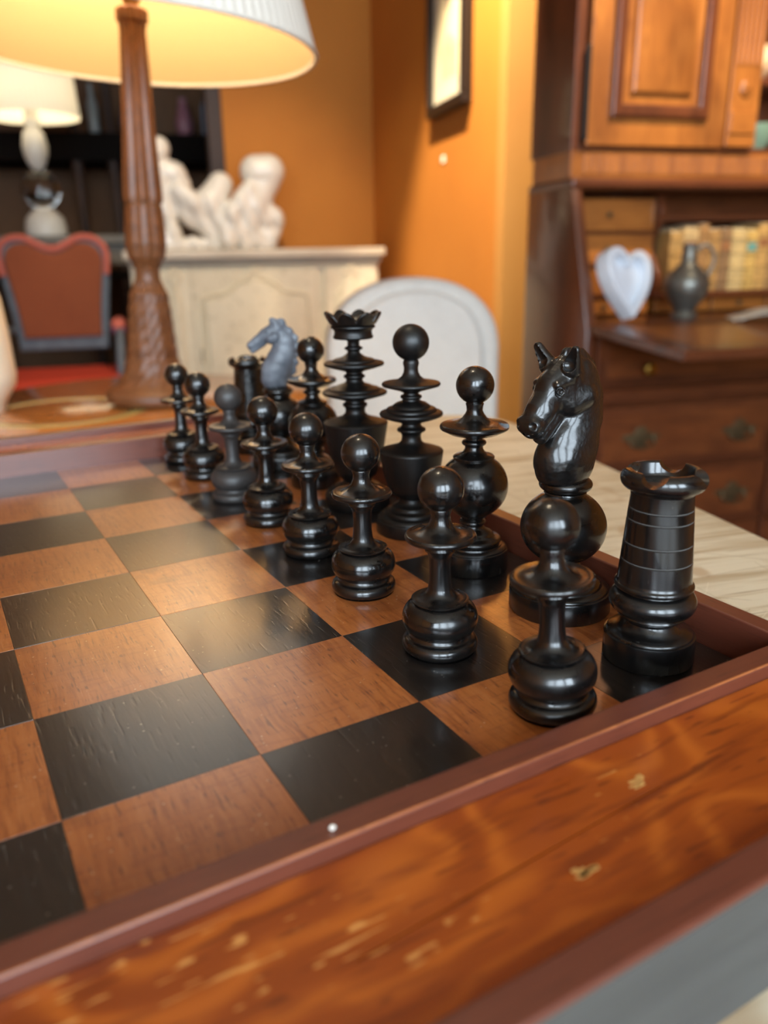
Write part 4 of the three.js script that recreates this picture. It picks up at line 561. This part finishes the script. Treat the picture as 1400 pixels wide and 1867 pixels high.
  spanW(D, 'upper_top', M.walnutDark, X0 - 0.03, X1 + 0.03, 2.2, 2.26, ZB, ZU + 0.05, 0.012); spanW(D, 'upper_floor', M.walnutDark, X0 + 0.025, X1 - 0.025, 1.13, 1.142, ZB + 0.015, ZU - 0.002, 0.001);
  const door = (x0, x1, flip) => {
    const w = x1 - x0, y0 = 1.14, y1 = 2.18, h = y1 - y0, d = spanW(D, 'upper_door', M.walnut, x0, x1, y0, y1, ZU, ZU + 0.016, 0.003, 'y');
    const frame = new THREE.Shape(); frame.moveTo(-w / 2 + 0.055, -h / 2 + 0.06); frame.lineTo(w / 2 - 0.055, -h / 2 + 0.06); frame.lineTo(w / 2 - 0.055, h / 2 - 0.06); frame.lineTo(-w / 2 + 0.055, h / 2 - 0.06); frame.closePath(); const hole = new THREE.Path(), q = 0.03; hole.moveTo(-w / 2 + 0.055 + q, -h / 2 + 0.06 + q); hole.lineTo(-w / 2 + 0.055 + q, h / 2 - 0.06 - q); hole.lineTo(w / 2 - 0.055 - q, h / 2 - 0.06 - q); hole.lineTo(w / 2 - 0.055 - q, -h / 2 + 0.06 + q); hole.closePath(); frame.holes.push(hole);
    part(d, 'panel_moulding', uvm(extrude(frame, 0.006, 0.008, 4), 'y'), M.walnutDark, 0, 0, 0.008);
    part(d, 'raised_panel', uvm(extrude(shapeOf([[-w / 2 + 0.105, -h / 2 + 0.11], [w / 2 - 0.105, -h / 2 + 0.11], [w / 2 - 0.105, h / 2 - 0.11], [-w / 2 + 0.105, h / 2 - 0.11]]), 0.004, 0.012, 3), 'y', [0.3, 0.1]), M.walnut, 0, 0, 0.004);
    for (const y of [-h / 2 + 0.11, h / 2 - 0.11]) part(d, 'long_hinge', bx(0.012, 0.2, 0.012, 0.004, 'y'), M.iron, flip * (-w / 2 - 0.004), y, 0.006);
  };
  const pil = (x0, x1) => { const p = spanW(D, 'pilaster', M.walnut, x0, x1, 1.142, 2.2, ZU - 0.02, ZU + 0.02, 0.003, 'y'), w = x1 - x0; for (let i = 0; i < 5; i++) part(p, 'reed', bx(0.009, 0.86, 0.008, 0.004, 'y'), M.walnut, -w / 2 + 0.016 + i * 0.0142, 0.08, 0.02); part(p, 'capital_block', bx(w - 0.01, 0.05, 0.01, 0.003), M.walnut, 0, -0.475, 0.02); part(p, 'rosette', new THREE.SphereGeometry(0.02, 20, 12).scale(1, 1, 0.4), M.walnut, 0, -0.4, 0.02); };
  door(X0 + 0.03, 1.372, 1); pil(1.375, 1.46); pil(1.778, 1.863); door(1.866, X1 - 0.03, -1);
  spanW(D, 'bay_back', M.walnutDark, 1.46, 1.778, 1.142, 2.2, ZB + 0.016, ZB + 0.03, 0); for (const y of [1.29, 1.52, 1.8]) spanW(D, 'bay_shelf', M.walnutDark, 1.46, 1.778, y, y + 0.014, ZB + 0.03, ZU - 0.03, 0.002);
}
// ornaments in the open bay
single('shell_ornament', sdfMesh((p) => capsule(p, [0, 0.02, 0], [0.01, 0.05, 0], 0.03, 0.022) + 0.004 * Math.sin(p[0] * 160) * Math.sin(p[1] * 120), [0, 0.035, 0], 0.07, 32).translate(0, 0.0125, 0), std({ color: 0xd8b48c, roughness: 0.4 }), 'pinkish shell ornament on the middle shelf of the desk bay', 'ornament', [1.5, 1.3045, -1.9]);
single('green_bowl', lathe([[0, 0], [0.025, 0], [0.045, 0.03], [0.05, 0.06], [0.046, 0.06], [0.035, 0.02], [0, 0.01]], 1, 32), std({ color: 0x7f9a84, roughness: 0.3 }), 'small pale green bowl on the bottom shelf of the desk bay', 'bowl', [1.515, 1.1425, -1.9]);
single('cream_vase', lathe([[0, 0], [0.03, 0], [0.045, 0.05], [0.048, 0.1], [0.03, 0.16], [0.035, 0.19], [0, 0.19]], 1, 32), std({ color: 0xe6d9a8, roughness: 0.4 }), 'pale cream vase on an upper shelf of the desk bay', 'vase', [1.51, 1.5345, -1.9]);

// ---------------------------------------------------------------- old books in the pigeonholes
{
  const r = rng(91), cols = [[196, 150, 84], [206, 172, 118], [168, 122, 70], [188, 140, 78], [150, 112, 72], [214, 182, 122], [218, 176, 96], [206, 160, 90], [176, 134, 82], [160, 118, 74], [196, 156, 100], [180, 140, 90]], names = ['ochre', 'pale tan', 'brown', 'honey', 'dark tan', 'cream', 'light ochre', 'amber', 'dull brown', 'umber', 'straw', 'buff'];
  let x = 1.284; const pos = ['first', 'second', 'third', 'fourth', 'fifth', 'sixth', 'seventh', 'eighth', 'ninth', 'tenth', 'eleventh', 'twelfth'];
  cols.forEach((c, i) => {
    const w = 0.026 + r() * 0.02, h = 0.152 + r() * 0.022, d = 0.12, b = thing('old_book', names[i] + ' leather book, ' + pos[i] + ' from the left on the desk shelf', 'book', [x + w / 2, 0.7962, -1.945], 0, 'old leather books on the desk shelf');
    const mat = std({ map: rep(tex(64, 64, (u, v) => mix3(c, c.map((q) => q * 0.72), fbm(u, v, 4, 6, 4, 930 + i))), 12), roughness: 0.65 });
    part(b, 'cover', bx(w - 0.001, h, d, 0.004, 'y'), mat, 0, h / 2, 0); part(b, 'page_block', bx(w - 0.007, 0.003, d - 0.012, 0.001), M.mount, 0, h, -0.004);
    for (const t of [0.15, 0.38, 0.62, 0.85]) part(b, 'raised_band', bx(w + 0.0005, 0.004, 0.006, 0.0018), mat, 0, h * t, d / 2);
    if (i % 3 === 1 || i === 6) part(b, 'title_label', bx(w * 0.8, 0.022, 0.002, 0.0006), std({ color: i === 6 ? 0x5f8f86 : 0x8a5a34, roughness: 0.6 }), 0, h * 0.72, d / 2 + 0.0005);
    x += w;
  });
}
// ---------------------------------------------------------------- heart dish, pewter jug and paper on the desk
{
  const heart = (k) => { const s = new THREE.Shape(); s.moveTo(0, -0.075 * k); s.bezierCurveTo(-0.03 * k, -0.045 * k, -0.07 * k, -0.01 * k, -0.07 * k, 0.035 * k); s.bezierCurveTo(-0.07 * k, 0.075 * k, -0.02 * k, 0.085 * k, 0, 0.048 * k); s.bezierCurveTo(0.02 * k, 0.085 * k, 0.07 * k, 0.075 * k, 0.07 * k, 0.035 * k); s.bezierCurveTo(0.07 * k, -0.01 * k, 0.03 * k, -0.045 * k, 0, -0.075 * k); return s; };
  const g = thing('heart_box', 'glossy pale blue heart shaped dish leaning on the open desk', 'dish', [1.078, 0.7385, -1.745], 0.35);
  const outer = heart(1.12); outer.holes.push(new THREE.Path(heart(0.86).getPoints(20).reverse()));
  const tilt = new THREE.Group(); tilt.name = 'heart_body'; tilt.rotation.set(-0.28, 0, -0.12); tilt.position.set(0.0, 0.0895, 0); g.add(tilt);
  M.heartGlaze = std({ color: lin(0.74, 0.79, 0.86), roughness: 0.12, clearcoat: 0.6, clearcoatRoughness: 0.05 });
  part(tilt, 'rim', extrude(outer, 0.035, 0.004, 3, 24), M.heartGlaze, 0, 0, -0.02); part(tilt, 'floor', extrude(heart(1.0), 0.012, 0.002, 2, 24), M.heartGlaze, 0, 0, -0.018);
}
{
  const j = thing('pewter_jug', 'dark pewter jug with slim neck and looped handle on the desk', 'jug', [1.258, 0.7375, -1.765], -0.3); M.pewter = std({ color: 0x77766f, metalness: 0.75, roughness: 0.38 });
  part(j, 'body', lathe([[0, 0], [0.032, 0], [0.034, 0.006], [0.026, 0.02], [0.03, 0.032], [0.05, 0.06], [0.056, 0.084], [0.05, 0.104], [0.03, 0.122], [0.019, 0.134], [0.016, 0.16], [0.018, 0.178], [0.014, 0.18], [0.012, 0.16], [0, 0.14]], 1, 48), M.pewter);
  part(j, 'handle', tube([[0.016, 0.165, 0], [0.04, 0.176, 0], [0.058, 0.158, 0], [0.06, 0.13, 0], [0.046, 0.1, 0]], 0.0045, 32, 10), M.pewter);
}
{
  const p = thing('open_paper', 'curled white paper lying at the right edge of the open desk', 'paper', [1.42, 0.738, -1.66], -0.5); const m = std({ color: 0xeae4d2, roughness: 0.8 });
  const sheet = (w, d, l) => { const g = new THREE.BoxGeometry(w, 0.0012, d, 20, 1, 1), q = g.attributes.position; for (let i = 0; i < q.count; i++) { const t = q.getX(i) / w + 0.5; q.setY(i, q.getY(i) + l * Math.sin(t * Math.PI) + 0.001); } g.computeVertexNormals(); return g; };
  part(p, 'sheet', sheet(0.17, 0.12, 0.016), m); part(p, 'sheet', sheet(0.15, 0.11, 0.022), m, 0.006, 0.002, 0.004);
}
// ---------------------------------------------------------------- ceiling spots
function spot(x, z, tx, ty, tz, intensity, angle, label) {
  const s = thing('ceiling_spot', label, 'spotlight', [x, H, z]);
  part(s, 'rose', lathe([[0, 0], [0.045, 0], [0.045, -0.02], [0.012, -0.024], [0.012, -0.07], [0, -0.07]], 1, 28), M.iron);
  const h = new THREE.Group(); h.name = 'spot_head'; h.position.set(0, -0.1, 0); s.add(h); h.lookAt(tx, ty, tz);
  part(h, 'barrel', new THREE.CylinderGeometry(0.035, 0.03, 0.1, 28, 1, true).rotateX(Math.PI / 2), M.iron); part(h, 'lens_bulb', new THREE.SphereGeometry(0.026, 20, 14), M.spotBulb, 0, 0, 0.028);
  const l = new THREE.SpotLight(lin(1, 0.82, 0.58), intensity, 0, angle, 0.35, 2); l.position.set(0, 0, 0.062); l.target.position.set(0, 0, 2); l.castShadow = true; l.shadow.radius = 1.2; h.add(l); h.add(l.target); return s;
}
M.spotBulb = std({ color: 0xfff2dd, emissive: lin(1, 0.85, 0.62), emissiveIntensity: 10, roughness: 0.4 });
spot(0.48, -2.05, 1.05, 1.28, -2.6, 52, 0.4, 'ceiling spotlight aimed at the picture wall, above the cream chair');
spot(1.3, -0.7, 1.35, 1.62, -1.85, 22, 0.36, 'ceiling spotlight aimed at the secretary desk doors');
spot(0.4, -2.2, 0.35, 0.9, -3.5, 8, 0.5, 'ceiling spotlight aimed at the cream sideboard');
spot(-0.05, -0.75, 0.0, 0.78, -0.4, 1.6, 0.6, 'ceiling spotlight above the chess board');
renderer.render(scene, camera);
